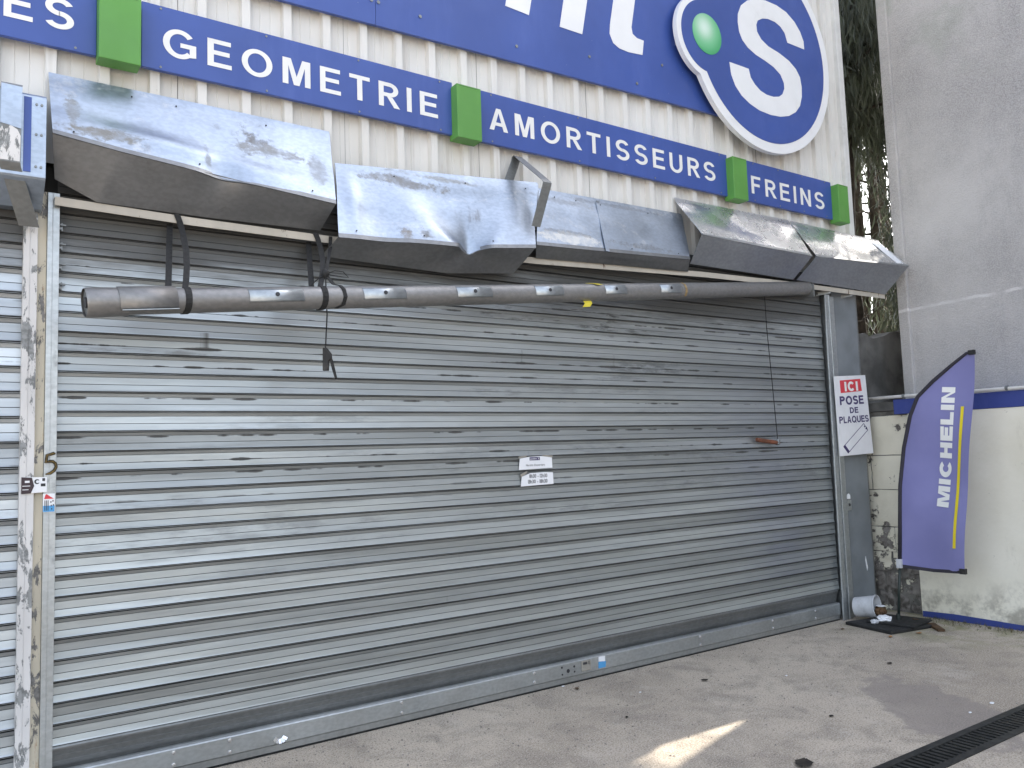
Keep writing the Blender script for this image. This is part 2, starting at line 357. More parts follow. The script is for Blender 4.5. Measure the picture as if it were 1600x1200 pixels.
M['wine'] = simple('dark_wine_print', (.035, .018, .025), .45, var=.03)
M['board'] = simple('white_plastic_board', (.74, .74, .76), .4, var=.04, dirt=((.5, .48, .45), .3))
M['paper'] = simple('white_paper', (.80, .81, .83), .7, var=.03)
M['tape'] = simple('clear_brown_tape', (.33, .31, .27), .25, var=.1)
M['yellow_tape'] = simple('yellow_tape', (.75, .62, .05), .5, var=.1)
M['brown_tape'] = simple('brown_tape', (.36, .25, .11), .5, var=.1)
M['wood'] = simple('reddish_varnished_wood', (.22, .075, .035), .5, var=.3, scale=20)
M['brass'] = simple('tarnished_brass', (.20, .14, .05), .45, metal=.7, var=.35, scale=30)
M['brass_edge'] = simple('blackened_edge', (.03, .025, .02), .6)
M['bucket'] = simple('dirty_white_plastic', (.55, .56, .58), .4, var=.08, scale=10, dirt=((.1, .09, .08), .7))
M['pvc'] = simple('white_pvc_pipe', (.62, .61, .58), .45, var=.1, dirt=((.25, .23, .2), .6))
M['leaf_dead'] = simple('dry_brown_leaf', (.13, .07, .03), .8, var=.3, scale=20)
M['leaf_orange'] = simple('dry_orange_leaf', (.42, .20, .06), .8, var=.2, scale=20)
M['leaf_dark'] = simple('rotted_dark_leaf', (.035, .027, .02), .8, var=.3, scale=20)
M['grit'] = simple('pale_grit', (.34, .31, .27), .9, var=.3, scale=60)
M['bark'] = simple('grey_brown_bark', (.10, .082, .065), .95, var=.35, scale=9, bump=.6)
def leaf_mat(name, a, b):
    n = N(name); f = n.noise(2.2, 3)
    n.inp('Base Color', n.mix(n.ramp(f, .35, .65), a, b)).inp('Roughness', .5)
    tr = n.t.nodes.new('ShaderNodeBsdfTranslucent'); tr.inputs[0].default_value = (*[x*1.5 for x in b], 1)
    mx = n.t.nodes.new('ShaderNodeMixShader'); mx.inputs[0].default_value = .18
    n.t.links.new(n.p.outputs[0], mx.inputs[1]); n.t.links.new(tr.outputs[0], mx.inputs[2]); n.t.links.new(mx.outputs[0], n.out.inputs[0]); return n.m
M['foliage'] = leaf_mat('dark_conifer_foliage', (.06, .072, .055), (.105, .125, .085))
M['foliage_dry'] = leaf_mat('dry_foliage', (.12, .085, .04), (.10, .11, .045))
def dot_mat():
    n = N('green_ball_print'); X, Y, Z = n.xyz()
    dx = n.math('SUBTRACT', X, 5.33); dz = n.math('SUBTRACT', Z, 5.255)
    r = n.math('SQRT', n.math('ADD', n.math('MULTIPLY', dx, dx), n.math('MULTIPLY', dz, dz)))
    col = n.mix(n.ramp(r, .0, .16), (.62, .78, .68), (.17, .50, .26)); col = n.mix(n.ramp(r, .13, .24), col, (.06, .36, .14))
    n.inp('Base Color', col).inp('Roughness', .35); return n.m
M['dot'] = dot_mat()

# ------------------------------------------------------------------ lettering (built-in font, each letter a flat mesh)
GLY = {}
def glyph(ch, bold):
    if (ch, bold) in GLY: return GLY[ch, bold]
    c = bpy.data.curves.new('glyph', 'FONT'); c.body = ch; c.size = 1; c.offset = bold; c.extrude = 0; c.resolution_u = 6; c.fill_mode = 'FRONT'
    o = bpy.data.objects.new('glyph', c); COL.objects.link(o); bpy.context.view_layer.update()
    me = bpy.data.meshes.new_from_object(o.evaluated_get(bpy.context.evaluated_depsgraph_get()))
    vs = [v.co.copy() for v in me.vertices]; fs = [tuple(p.vertices) for p in me.polygons]
    bpy.data.objects.remove(o); bpy.data.curves.remove(c); bpy.data.meshes.remove(me)
    x0 = min(v.x for v in vs); x1 = max(v.x for v in vs); y0 = min(v.y for v in vs); y1 = max(v.y for v in vs)
    GLY[ch, bold] = (vs, fs, x0, x1, y0, y1); return GLY[ch, bold]
CAP = None
def word(text, parent, m, fn, u0, u1, v0, v1, bold=.03, gap=None, wscale=None, shear=0, one=False, name='letter'):
    """letters between u0..u1, cap height v0..v1; fn(u, v) -> xyz on the carrying surface"""
    global CAP
    if CAP is None: CAP = {}
    if bold not in CAP: g = glyph('H', bold); CAP[bold] = (g[4], g[5])
    b, t = CAP[bold]; k = (v1-v0)/(t-b)
    ks = wscale*k if wscale else k
    ws = [(.26*ks if c == ' ' else (glyph(c, bold)[3]-glyph(c, bold)[2])*ks) for c in text]
    if gap is None: gap = (u1-u0-sum(ws))/max(1, len(text)-1)
    else:
        f = (u1-u0-gap*(len(text)-1))/sum(ws); ws = [w*f for w in ws]; ks *= f
    u = u0; V = []; F = []; out = []
    for c, w in zip(text, ws):
        if c != ' ':
            vs, fs, x0, x1, y0, y1 = glyph(c, bold)
            pv = []
            for p in vs:
                vv = v0 + (p.y-b)*k; pv.append(fn(u + (p.x-x0)*ks + shear*(vv-v0), vv))
            if one: n = len(V); V += pv; F += [tuple(i+n for i in q) for q in fs]
            else: out.append(mesh(name, pv, fs, m, parent))
        u += w + gap
    if one: return mesh('lettering', V, F, m, parent)
    return out

# heavy grotesque capitals drawn as polygons: stroke t in a unit-high box
def ring(cx, cy, rx, ry, t, a0, a1, n=28, tv=None):
    tv = tv or t*.92; out = []; P = []
    for i in range(n+1):
        a = math.radians(a0+(a1-a0)*i/n); c, q = math.cos(a), math.sin(a)
        P.append(((cx+rx*c, cy+ry*q), (cx+(rx-t)*c, cy+(ry-tv)*q)))
    return [[p[0], r[0], r[1], p[1]] for p, r in zip(P, P[1:])]
def caps(c, t):
    e = (t-.17)*1.3; h = t/2; b = t*.92
    R = lambda x0, x1, y0, y1: [(x0, y0), (x1, y0), (x1, y1), (x0, y1)]
    if c == 'I': return t, [R(0, t, 0, 1)]
    if c == 'E': w = .64+e; return w, [R(0, t, 0, 1), R(t, w, 1-b, 1), R(t, w*.94, .52-b/2, .52+b/2), R(t, w+.02, 0, b)]
    if c == 'F': w = .60+e; return w, [R(0, t, 0, 1), R(t, w, 1-b, 1), R(t, w*.9, .50-b/2, .50+b/2)]
    if c == 'L': w = .56+e; return w, [R(0, t, 0, 1), R(t, w, 0, b)]
    if c == 'T': w = .68+e; return w, [R(0, w, 1-b, 1), R(w/2-h, w/2+h, 0, 1-b)]
    if c == 'H': w = .72+e; return w, [R(0, t, 0, 1), R(w-t, w, 0, 1), R(t, w-t, .53-b/2, .53+b/2)]
    if c == 'M':
        w = .84+2*e; return w, [[(0,0),(0,1),(t,1),(t,.74),(t,0)], [(w-t,0),(w-t,1),(w,1),(w,0)], [(t,1),(t*1.45,1),(w/2,.33),(w/2,0),(w/2-.5*t,0),(t,.72)], [(w/2,.33),(w-t*1.45,1),(w-t,1),(w-t,.72),(w/2+.5*t,0),(w/2,0)]]
    if c == 'N':
        w = .73+e; return w, [R(0, t, 0, 1), R(w-t, w, 0, 1), [(t, 1), (t, .68), (w-t, 0), (w-t, .32)]]
    if c == 'A':
        w = .78+e; k = 1.1*t; il = lambda z: k+(w/2-k)*z/.8; z0, z1 = .22, .22+b*.95
        return w, [[(0,0),(w/2-.55*t,1),(w/2,1),(w/2,.8),(k,0)], [(w/2,1),(w/2+.55*t,1),(w,0),(w-k,0),(w/2,.8)], [(il(z0),z0),(w-il(z0),z0),(w-il(z1),z1),(il(z1),z1)]]
    if c in 'OQ':
        w = .88+e; P = ring(w/2, .5, w/2, .515, t, 0, 360, 44)
        if c == 'Q': P.append(('up', [(w*.56, .26), (w*.64, .36), (w*1.0, .03), (w*.92, -.06)]))
        return w, P
    if c == 'C': w = .82+e; return w, ring(w/2, .5, w/2, .515, t, 38, 322, 36)
    if c == 'G':
        w = .86+e; return w, ring(w/2, .5, w/2, .515, t, 38, 318, 36) + [('up', R(w*.52, w-t*.0, .55-b, .55)), ('up2', [(w-t, .55-b), (w, .55-b), (w, .12), (w*.80, .09), (w-t, .2)])]
    if c == 'D':
        w = .76+e; m = w*.45; return w, [R(0, t, 0, 1), R(t, m, 1-b, 1), R(t, m, 0, b)] + ring(m, .5, w-m, .5, t, 90, -90, 20)
    if c in 'PR':
        w = .68+e; m = w*.55; lo = .42
        P = [R(0, t, 0, 1), R(t, m, 1-b, 1), R(t, m, lo, lo+b)] + ring(m, (1+lo)/2, w-m, (1-lo)/2, t, 90, -90, 16)
        if c == 'R': P.append([(m-t*.55, lo), (m+t*.55, lo), (w+.05, 0), (w+.05-t*1.2, 0)])
        return w, P
    if c == 'U':
        w = .74+e; q = w*.5; return w, [R(0, t, q, 1), R(w-t, w, q, 1)] + ring(w/2, q, w/2, q+.012, t, 180, 360, 20)
    if c == 'S':
        w = .68+e; rh = w/2; rv = (1+b)/4+.006; cu = 1.012-rv; cl = -.012+rv
        return w, ring(w/2, cu, rh, rv, t, 22, 272, 26, b) + ring(w/2, cl, rh*1.03, rv, t, 92, -158, 26, b)
def cap_word(text, parent, m, fn, u0, u1, v0, v1, t=.19, gap=.16, shear=0):
    """capitals filling u0..u1; gap in units of the cap height before fitting"""
    G_ = [None if c == ' ' else caps(c, t) for c in text]; H_ = v1-v0
    tot = sum(.3 if g is None else g[0] for g in G_) + gap*(len(text)-1); k = (u1-u0)/tot; u = 0
    for g in G_:
        if g is not None:
            V = []; F = []
            for lay, q in enumerate(g[1]):
                d = 0
                if isinstance(q, tuple) and isinstance(q[0], str): d = .0004 if q[0] == 'up' else .0007; q = q[1]
                elif len(g[1]) > 40 or True: d = 0
                n = len(V)
                for x, y in q: V.append(fn(u0 + (u+x)*k + shear*y*H_, v0 + y*H_, d))
                F.append(tuple(range(n, n+len(q))))
            mesh('letter', V, F, m, parent)
        u += (.3 if g is None else g[0]) + gap
# ------------------------------------------------------------------ ground
DY0, DY1 = -2.44, -2.215      # drain slot
mb = MB()
def sheet(x0, x1, y0, y1): mb.quad((x0,y0,0),(x1,y0,0),(x1,y1,0),(x0,y1,0))
sheet(-400, 400, DY1, 400); sheet(-400, 400, -400, DY0); sheet(-400, 1.0, DY0, DY1); sheet(7.5, 400, DY0, DY1)
tag(mb.build('ground', M['ground']), kind='structure')

# ------------------------------------------------------------------ garage building
bld = thing('garage_building', 'cream ribbed metal garage front with blue signs above its grey shutters', 'building', (3.5, .5, 0))
edges = [1.974 + .255*k for k in range(-17, 22)]
def clad_profile(x0, x1):
    P = []
    for e in edges:
        for dx, y in ((-.060, .05), (-.054, .010), (-.004, .010), (.002, .05), (.062, .05), (.066, .053), (.070, .05), (.128, .05), (.132, .053), (.136, .05)):
            P.append((e+dx, y))
    P = [p for p in P if x0 < p[0] < x1]
    return [(x0, .05)] + P + [(x1, .05)]
cuts = [-2.25] + [1.974 + .255*4*k + .10 for k in range(-3, 6)] + [7.56]
cuts = sorted(set(round(c, 3) for c in cuts if -2.3 < c <= 7.56))
for a, b in zip(cuts, cuts[1:]):
    pr = clad_profile(a+.0015, b-.0015); V = []; F = []
    zs = [3.22, 4.6, 6.0, 7.3]
    jit = random.uniform(-.002, .002)
    for z in zs: V += [(x, y+jit, z) for x, y in pr]
    n = len(pr)
    for j in range(len(zs)-1):
        for i in range(n-1): F.append((j*n+i, j*n+i+1, (j+1)*n+i+1, (j+1)*n+i))
    o = mesh('cladding_panel', V, F, M['clad'], bld)
mb = MB(); mb.box(7.50, 7.585, .004, .16, 3.22, 7.32); bevel(mb.build('corner_trim', M['clad_white'], bld))
mb = MB(); mb.box(-2.3, 7.62, -.03, .2, 7.32, 7.45); mb.build('coping', M['galv'], bld)
mb = MB(); mb.box(-2.3, 7.57, .14, 8.0, 3.2, 7.30); mb.box(-2.3, .28, .14, 8, 0, 3.2); mb.box(7.15, 7.57, .14, 8, 0, 3.2); mb.box(.28, 7.15, .30, 8, 0, 3.2); mb.build('wall', M['cement'], bld)
mb = MB(); mb.box(-2.3, 7.45, .06, .139, 3.04, 3.217); mb.build('lintel', M['dark'], bld)
# right-hand column
mb = MB(); mb.box(7.075, 7.47, -.02, .14, 0, 3.2); bevel(mb.build('column', M['column'], bld), .006)
mb = MB(); mb.box(7.475, 7.50, -.012, .02, 0.02, 3.15); mb.build('corner_strip', M['galv_dark'], bld)
# pillar between the two doors
mb = MB(); mb.box(.362, .402, -.035, .10, 0, 3.05); mb.build('door_post', M['peel_cream'], bld)
mb = MB()
pl = [(.43, -.1, 2.99), (1.098, -.1, 2.972), (1.878, -.1, 2.968), (3.469, -.1, 3.005), (5.199, -.1, 3.075), (6.39, -.1, 3.10), (7.86, -.1, 3.107)]
for a, b in zip(pl, pl[1:]):
    for (y0, y1, z0, z1) in ((-.106, -.10, -.022, .022), (-.0999, -.055, .016, .022)):
        mb.hexa([(a[0],y0,a[2]+z0),(b[0],y0,b[2]+z0),(b[0],y1,b[2]+z0),(a[0],y1,a[2]+z0),(a[0],y0,a[2]+z1),(b[0],y0,b[2]+z1),(b[0],y1,b[2]+z1),(a[0],y1,a[2]+z1)])
mb.build('support_angle', M['beam'], bld)
for x in (6.28, 6.95, 7.3):
    mb = MB(); mb.band([(x, -.1, 3.085), (x-.12, .05, 3.06)], (0, 0, 1), .035, .006); mb.build('bracket_arm', M['galv_dark'], bld)

# ------------------------------------------------------------------ roller shutters
PROF = [(1.0, -.0065), (.992, -.0065), (.984, .014), (.960, .014), (.951, -.0095), (.944, -.0115), (.925, -.0108), (.90, -.0092), (.795, -.0056), (.786, -.0076), (.766, -.0050), (.416, -.0074), (.402, -.0040), (.388, -.0080), (.13, -.0114), (.09, -.0125), (.065, -.0135), (.050, -.0115), (.043, .014), (.018, .014), (.009, -.0065), (0.0, -.0065)]
def slat_mesh(x0, x1, pitch, var, deep=1.0):
    V = []; F = []; nx = 26; n = len(PROF); rn = random.Random(var*13+5)
    ph = [rn.uniform(0, 6.3) for _ in range(4)]; am = rn.uniform(.3, 1.3)
    for i in range(nx+1):
        x = x0 + (x1-x0)*i/nx
        w = am*(.0016*math.sin(x*2.1+ph[0]) + .0011*math.sin(x*5.3+ph[1])); tz = am*.0009*math.sin(x*1.4+ph[2])
        for t, y in PROF:
            e = 4*t*(1-t)
            V.append((x, (y*deep) + w*e*1.2 + (t-.5)*am*.003*math.sin(x*1.1+ph[3]), t*pitch + tz))
    for i in range(nx):
        for j in range(n-1): F.append((i*n+j, i*n+j+1, (i+1)*n+j+1, (i+1)*n+j))
    me = bpy.data.meshes.new('slat'); me.from_pydata(V, [], F); me.update()
    for k, p in enumerate(me.polygons):
        a, b = PROF[k % (n-1)], PROF[k % (n-1)+1]; mt = (a[0]+b[0])/2
        p.material_index = 1 if (.952 < mt < .992 or .012 < mt < .044) else (2 if (a[0]-b[0] < .02 and (.762 < mt < .792 or .387 < mt < .417)) else 0)
    return me
def shutter(label, x0, x1, zb, pitch, count, m, y=0.0, deep=1.0, seed=0):
    t = thing('roller_shutter', label, 'shutter', ((x0+x1)/2, y, 0))
    var = [slat_mesh(x0, x1, pitch, k+seed, deep) for k in range(7)]
    rn = random.Random(seed+3)
    for k in range(count):
        me = var[rn.randrange(7)]
        o = link('slat', me, m, t); z = zb + k*pitch
        if len(me.materials) < 3: me.materials.append(M['hinge']); me.materials.append(M['crease'])
        top = sstep(2.35, 3.0, z)
        o.location = (0, y + rn.uniform(-.0012, .0012) + top*rn.uniform(-.004, .006), z)
        o.rotation_euler = (math.radians(rn.uniform(-1.2, 1.2) + sstep(1.7, 2.4, z)*rn.uniform(-2.6, 2.6)), 0, 0)
    return t
PITCH = .103
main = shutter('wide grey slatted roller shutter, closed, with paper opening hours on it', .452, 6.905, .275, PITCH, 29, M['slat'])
# taller plain slat in shade above the bottom rail, and the rail itself
mb = MB(); pr = [(.274, -.006), (.266, -.010), (.258, -.009), (.228, .006), (.2265, .004), (.198, .014), (.1965, .012), (.165, .022), (.150, .024)]
V = [(x, y, z) for x in (.452, 6.89) for z, y in pr]; n = len(pr)
mesh('toe_slat', V, [(i, i+1, n+i+1, n+i) for i in range(n-1)], M['galv_dark'], main)  # darker steel puts the shade of the down-facing slat into its colour
pr = [(.160, .006), (.160, -.016), (.152, -.030), (.146, -.034), (.056, -.034), (.050, -.028), (.046, -.024), (.012, -.020), (.006, -.010), (.006, .01)]
V = [(x, y, z) for x in (.455, 6.872) for z, y in pr]; n = len(pr)
mesh('bottom_rail', V, [(i, i+1, n+i+1, n+i) for i in range(n-1)] + [tuple(range(n)), tuple(range(n, 2*n))], M['galv'], main)
mb = MB(); mb.box(.455, 6.88, -.022, .02, .0005, .0055); mb.build('rubber_seal', M['rubber'], main)
def guide(x0, x1, m, par, y0=-.07, top=3.0):
    mb = MB(); mb.box(x0, x1, y0, y0+.012, 0, top); mb.box(x0, x0+.006, y0+.0125, .1, 0, top-.002); mb.box(x1-.006, x1, y0+.0125, .1, 0, top-.002)
    w = x1-x0; mb.box(x0+w*.40, x0+w*.46, y0-.003, y0-.0002, 0.004, top-.004)
    return bevel(mb.build('guide_rail', m, par), .003)
guide(.403, .457, M['galv'], main, -.072, 3.04)
mb = MB()
mb.hexa([(6.87,-.065,0),(6.93,-.065,0),(6.93,-.05,0),(6.87,-.05,0),(6.905,-.065,3.06),(6.965,-.065,3.06),(6.965,-.05,3.06),(6.905,-.05,3.06)])
mb.box(6.975, 7.072, -.045, -.03, 0, 3.05); mb.box(6.958, 6.972, -.07, .1, 0, 3.06); bevel(mb.build('guide_rail', M['galv'], main), .003)
for z in (2.56, 2.665, 2.77, 2.87):
    mb = MB(); mb.box(.470, .476, -.024, -.018, z-.012, z+.03); mb.box(.46, .470, -.030, -.018, z-.006, z+.004); mb.tube([(.462, -.03, z+.018), (.49, -.03, z+.016)], .006, 6); mb.build('end_clip', M['galv_dark'], main)
# rail furniture
mb = MB(); mb.box(3.772, 3.858, -.043, -.0345, .072, .145); lp = bevel(mb.build('lock_plate', M['tape'], main), .004)
mb = MB(); mb.box(3.785, 3.822, -.0455, -.0432, .118, .134); mb.box(3.836, 3.842, -.0455, -.0432, .112, .138); mb.build('key_slot', M['black_ink'], main)
for x, z, r in ((3.60, .128, .008), (3.602, .08, .007), (3.655, .096, .014), (3.71, .118, .008), (3.712, .082, .007)):
    mb = MB(); mb.tube([(x, -.0345, z), (x, -.036, z)], r, 10); mb.build('bolt_hole', M['black_ink'], main)
for x in (1.02, 1.31, 2.35, 3.36, 5.0, 5.9, 6.5):
    for z in (.132, .07):
        mb = MB(); mb.tube([(x, -.034, z), (x, -.038, z), (x, -.039, z)], [.012, .010, .004], 10); mb.build('rivet', M['hood_bright'], main)
mb = MB()
for k in range(5):
    a = -2.6 + k*.5; mb.band([(1.585+.02*math.cos(a), -.036, .10+.02*math.sin(a)), (1.585+.045*math.cos(a), -.050, .10+.042*math.sin(a))], (math.sin(a), 0, -math.cos(a)), .016, .002)
mb.build('torn_flap', M['hood_bright'], main)

left = shutter('second grey roller shutter cut off at the left edge, with wide pale slats', -2.2, .305, .02, .125, 25, M['slat_left'], 0, 1.5, 40)
guide(.300, .361, M['peel_white'], left, -.07, 2.93)

# ------------------------------------------------------------------ sheet metal hoods
def hood(label, top, nose, bot, m, dent=None, nu=40, nv=10, flange=.03, lip=.012):
    cx = sum(p[0] for p in top)/len(top)
    t = thing('shutter_hood', label, 'metal hood', (cx, -.02, 3.4))
    def grid(A, B, nv, f):
        V = []; F = []
        for j in range(nv+1):
            for i in range(nu+1):
                u = i/nu; v = j/nv
                p = lerp(along(A, u), along(B, u), v); V.append(f(p, u, v))
        for j in range(nv):
            for i in range(nu): q = j*(nu+1)+i; F.append((q, q+1, q+nu+2, q+nu+1))
        return V, F
    rn = random.Random(len(label)); s1 = rn.uniform(0, 50)
    def f1(p, u, v):
        p = Vector(p); e = math.sin(math.pi*v)
        p.y += .010*e*noise.noise((p.x*1.6+s1, v*2, 0)) + .004*noise.noise((p.x*5+s1, v*5, 3))*e
        if dent: p += Vector(dent(p.x, u, v, 0))
        return p
    def f2(p, u, v):
        p = Vector(p); e = math.sin(math.pi*v)
        p.z += .010*e*noise.noise((p.x*1.6+s1+9, v*2, 0))
        if dent: p += Vector(dent(p.x, u, v, 1))
        return p
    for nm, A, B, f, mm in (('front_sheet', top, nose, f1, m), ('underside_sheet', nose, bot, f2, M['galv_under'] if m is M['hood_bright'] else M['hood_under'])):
        V, F = grid(A, B, nv if nm == 'front_sheet' else 6, f)
        if nm == 'front_sheet' and flange:
            n0 = len(V)
            for i in range(nu+1): q = V[i]; V.append((q[0], q[1]+.012, q[2]+flange))
            for i in range(nu): F.append((n0+i, n0+i+1, i+1, i))
        o = mesh(nm, V, F, mm, t, True)
        so = o.modifiers.new('solid', 'SOLIDIFY'); so.thickness = .003; so.offset = 0
        es = o.modifiers.new('edge', 'EDGE_SPLIT'); es.split_angle = math.radians(28)
    # folded hem along the nose
    V = []; F = []
    for i in range(nu+1):
        u = i/nu; a = f1(along(nose, u), u, 1); b = Vector(along(top, u)); d = (b-a).normalized()
        V += [a + d*.030 + Vector((0, -.0035, -.001)), a + Vector((0, -.005, -.003)), a + Vector((0, .004, -.006))]
    for i in range(nu):
        for k in range(2): F.append((i*3+k, i*3+k+1, i*3+k+4, i*3+k+3))
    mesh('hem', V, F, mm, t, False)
    mb = MB()
    for k in range(1, 7):
        u = (k-.5)/6 + rn.uniform(-.02, .02); v = rn.choice((.06, .9))
        p = f1(lerp(along(top, u), along(nose, u), v), u, v) + Vector((0, -.004, 0)); mb.tube([p, p+Vector((0, -.003, .002))], .0045, 6)
    tag(mb.build('rivets', M['rubber'], t), kind='stuff')
    return t
def dentA(x, u, v, part):
    d = [0, 0, 0]
    k = math.exp(-((x-1.22)/.10)**2)
    if part == 0:
        d[1] += .045*k*v**3 - .018*math.exp(-((v-.62-.25*u)/.10)**2)*sstep(.12, .4, u)*(1-sstep(.75, .98, u))
        d[1] += .012*math.exp(-((v-.55)/.2)**2)*math.exp(-((u-.25)/.15)**2)
    else: d[1] += .045*k*(1-v)**2; d[2] += .02*k*(1-v)**2
    return d
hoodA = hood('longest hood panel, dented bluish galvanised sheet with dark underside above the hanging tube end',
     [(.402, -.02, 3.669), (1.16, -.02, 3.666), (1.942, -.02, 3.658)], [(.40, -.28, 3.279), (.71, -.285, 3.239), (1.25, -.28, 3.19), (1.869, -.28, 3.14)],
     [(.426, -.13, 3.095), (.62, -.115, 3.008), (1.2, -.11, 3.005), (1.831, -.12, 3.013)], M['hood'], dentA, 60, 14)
def dentB(x, u, v, part):
    d = [0, 0, 0]; c = 2.835
    if part == 0:
        w = .10 + .42*(1-v); q = (x-c)/w
        d[1] += .075*v*math.exp(-q*q*q*q) * sstep(0.02, .25, v)
        d[1] += .030*math.exp(-((x-2.2)/.16)**2)*v - .012*math.exp(-((x-2.03)/.05)**2)*math.sin(v*3)
        k = math.exp(-((x-c)/.05)**2)*v**4; d[1] += .03*k; d[2] -= .03*k
        d[1] += .025*math.exp(-((x-3.42)/.09)**2)*math.sin(v*math.pi)
    else:
        w = .10 + .35*v; q = (x-c)/w
        d[1] += .075*(1-v)*math.exp(-q*q*q*q); d[2] -= (.03*math.exp(-((x-c)/.05)**2) + .03*math.exp(-((x-c)/.3)**2)*v)*(1-v)
        d[1] += .030*math.exp(-((x-2.2)/.16)**2)*(1-v)
    return d
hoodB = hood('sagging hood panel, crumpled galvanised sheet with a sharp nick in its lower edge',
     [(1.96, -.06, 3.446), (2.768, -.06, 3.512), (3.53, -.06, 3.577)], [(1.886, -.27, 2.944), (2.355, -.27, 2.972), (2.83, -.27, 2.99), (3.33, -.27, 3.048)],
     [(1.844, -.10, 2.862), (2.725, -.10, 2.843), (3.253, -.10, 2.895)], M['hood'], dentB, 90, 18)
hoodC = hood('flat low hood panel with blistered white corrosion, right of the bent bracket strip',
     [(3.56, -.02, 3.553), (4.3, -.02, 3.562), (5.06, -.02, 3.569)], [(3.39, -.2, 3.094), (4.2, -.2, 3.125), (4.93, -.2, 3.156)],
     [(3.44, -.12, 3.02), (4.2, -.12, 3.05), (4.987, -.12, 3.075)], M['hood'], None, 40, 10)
mb = MB(); mb.band([(4.12, -.035, 3.565), (4.12, -.03, 3.55), (4.04, -.215, 3.115)], (1, 0, 0), .035, .004); mb.build('seam_strip', M['hood'], hoodC)
def dentD(x, u, v, part):
    if part: return (0, 0, 0)
    return (0, .0, -.02*math.sin(math.pi*v)*math.exp(-((u-.55)/.25)**2) + .012*math.sin(math.pi*v)*math.sin(u*9))
hoodD = hood('peaked hood panel with an open left end and shiny sloping top',
     [(4.986, -.02, 3.700), (5.8, -.02, 3.705), (6.50, -.02, 3.712)], [(5.001, -.28, 3.351), (5.8, -.28, 3.338), (6.44, -.28, 3.332)],
     [(5.015, -.12, 3.145), (5.8, -.12, 3.143), (6.36, -.12, 3.139)], M['hood_bright'], dentD, 40, 12)
hoodE = hood('rightmost hood panel, bright sheet with torn white sticker, against the roughcast wall',
     [(6.515, -.02, 3.712), (7.3, -.02, 3.70), (7.98, -.02, 3.70)], [(6.50, -.28, 3.338), (7.3, -.28, 3.37), (8.04, -.28, 3.405)],
     [(6.41, -.12, 3.139), (7.2, -.12, 3.135), (7.84, -.12, 3.125)], M['hood_bright'], None, 40, 12)
mb = MB(); mb.prism([(7.78, 0.12), (7.95, .10), (8.0, .9), (7.86, .95)], lambda u, v, d: (u-.02*v, -.02-.26*v-d, 3.702-.31*v+.006), .004, .006)
tag(mb.build('sticker', M['paper']), 'torn white warning sticker on the slope of the rightmost hood', 'sticker')
# left hood box
lh = thing('shutter_hood', 'hood box over the left shutter with a blue stripe on its front', 'metal hood', (-.6, -.1, 3.3))
mb = MB(); V = [(x, y, z) for x in (-2.2, .372) for y, z in ((.0, 3.56), (-.28, 3.452), (-.292, 3.440), (-.292, 3.040), (-.285, 3.03), (-.12, 2.93), (-.05, 2.93))]
mesh('front_sheet', V, [(i, i+1, 8+i, 7+i) for i in range(6)] + [(7, 8, 9, 10, 11, 12, 13)], M['hood'], lh)
mb = MB(); mb.box(.277, .309, -.2965, -.2925, 3.06, 3.43); mb.build('blue_stripe', M['blue'], lh)
for x in (.33, .352):
    for z in (3.40, 3.25, 3.09):
        mb = MB(); mb.tube([(x, -.2922, z), (x, -.298, z)], .006, 8); mb.build('rivet', M['galv_dark'], lh)
mb = MB(); mb.band([(.23, -.10, 3.53), (.226, -.30, 3.478), (.224, -.312, 3.46), (.222, -.315, 3.09), (.224, -.305, 3.075), (.318, -.13, 2.835)], (1, 0, 0), .088, .004)
tag(mb.build('joint_strip', M['galv_dark']), 'folded grey joint strip hanging below the hood at the left edge', 'metal strip')
mb = MB(); mb.prism([(.182, 3.095), (.262, 3.095), (.264, 3.22), (.25, 3.25), (.225, 3.265), (.195, 3.27), (.18, 3.24)], lambda u, v, d: (u, d, v), -.3205, -.3175)
mb.build('paint_patch', M['peel_white'], bpy.data.objects['joint_strip'])
mb = MB(); mb.prism([(.180, 3.272), (.266, 3.256), (.268, 3.462), (.181, 3.466)], lambda u, v, d: (u, d, v), -.3205, -.3175)
mb.build('zinc_face', M['hood'], bpy.data.objects['joint_strip'])
# bent bracket strip
mb = MB(); mb.band([(3.275, -.025, 3.545), (3.36, -.02, 3.74), (3.368, -.022, 3.772), (3.372, -.035, 3.780), (3.405, -.315, 3.525), (3.407, -.33, 3.505), (3.405, -.325, 3.485), (3.365, -.235, 3.21)], (1, 0, 0), .075, .004)
tag(bevel(mb.build('joint_strip', M['galv_dark']), .001, 1), 'bent grey bracket strip sticking up between two hood panels', 'metal strip')

# ------------------------------------------------------------------ signs
def strip(label, x0, x1, txt, u0, u1, v0, v1, gap=None):
    t = thing('strip_sign', label, 'sign', ((x0+x1)/2, -.02, 4.02))
    mb = MB(); mb.box(x0, x1, -.036, -.006, 3.832, 4.208); bevel(mb.build('panel', M['blue'], t), .003)
    cap_word(txt, t, M['letter'], lambda u, v, d: (u, -.0385-d, v), u0, u1, v0, v1, .172, .30)
    mb = MB()
    for k in range(4):
        for z in (3.85, 4.19):
            x = x0+.1+(x1-x0-.2)*k/3; mb.tube([(x, -.0362, z), (x, -.040, z)], .007, 6)
    tag(mb.build('screws', M['galv_dark'], t), kind='stuff')
strip('blue strip sign at the left edge ending in white letters ES', -2.0, .622, 'ES', .196, .512, 3.935, 4.10)
strip('long blue strip sign reading GEOMETRIE in white capitals', .845, 2.835, 'GEOMETRIE', .956, 2.712, 3.925, 4.09)
strip('long blue strip sign reading AMORTISSEURS in white capitals', 3.055, 5.645, 'AMORTISSEURS', 3.134, 5.478, 3.937, 4.10)
strip('short blue strip sign reading FREINS in white capitals', 5.895, 7.165, 'FREINS', 5.955, 7.035, 3.91, 4.075)
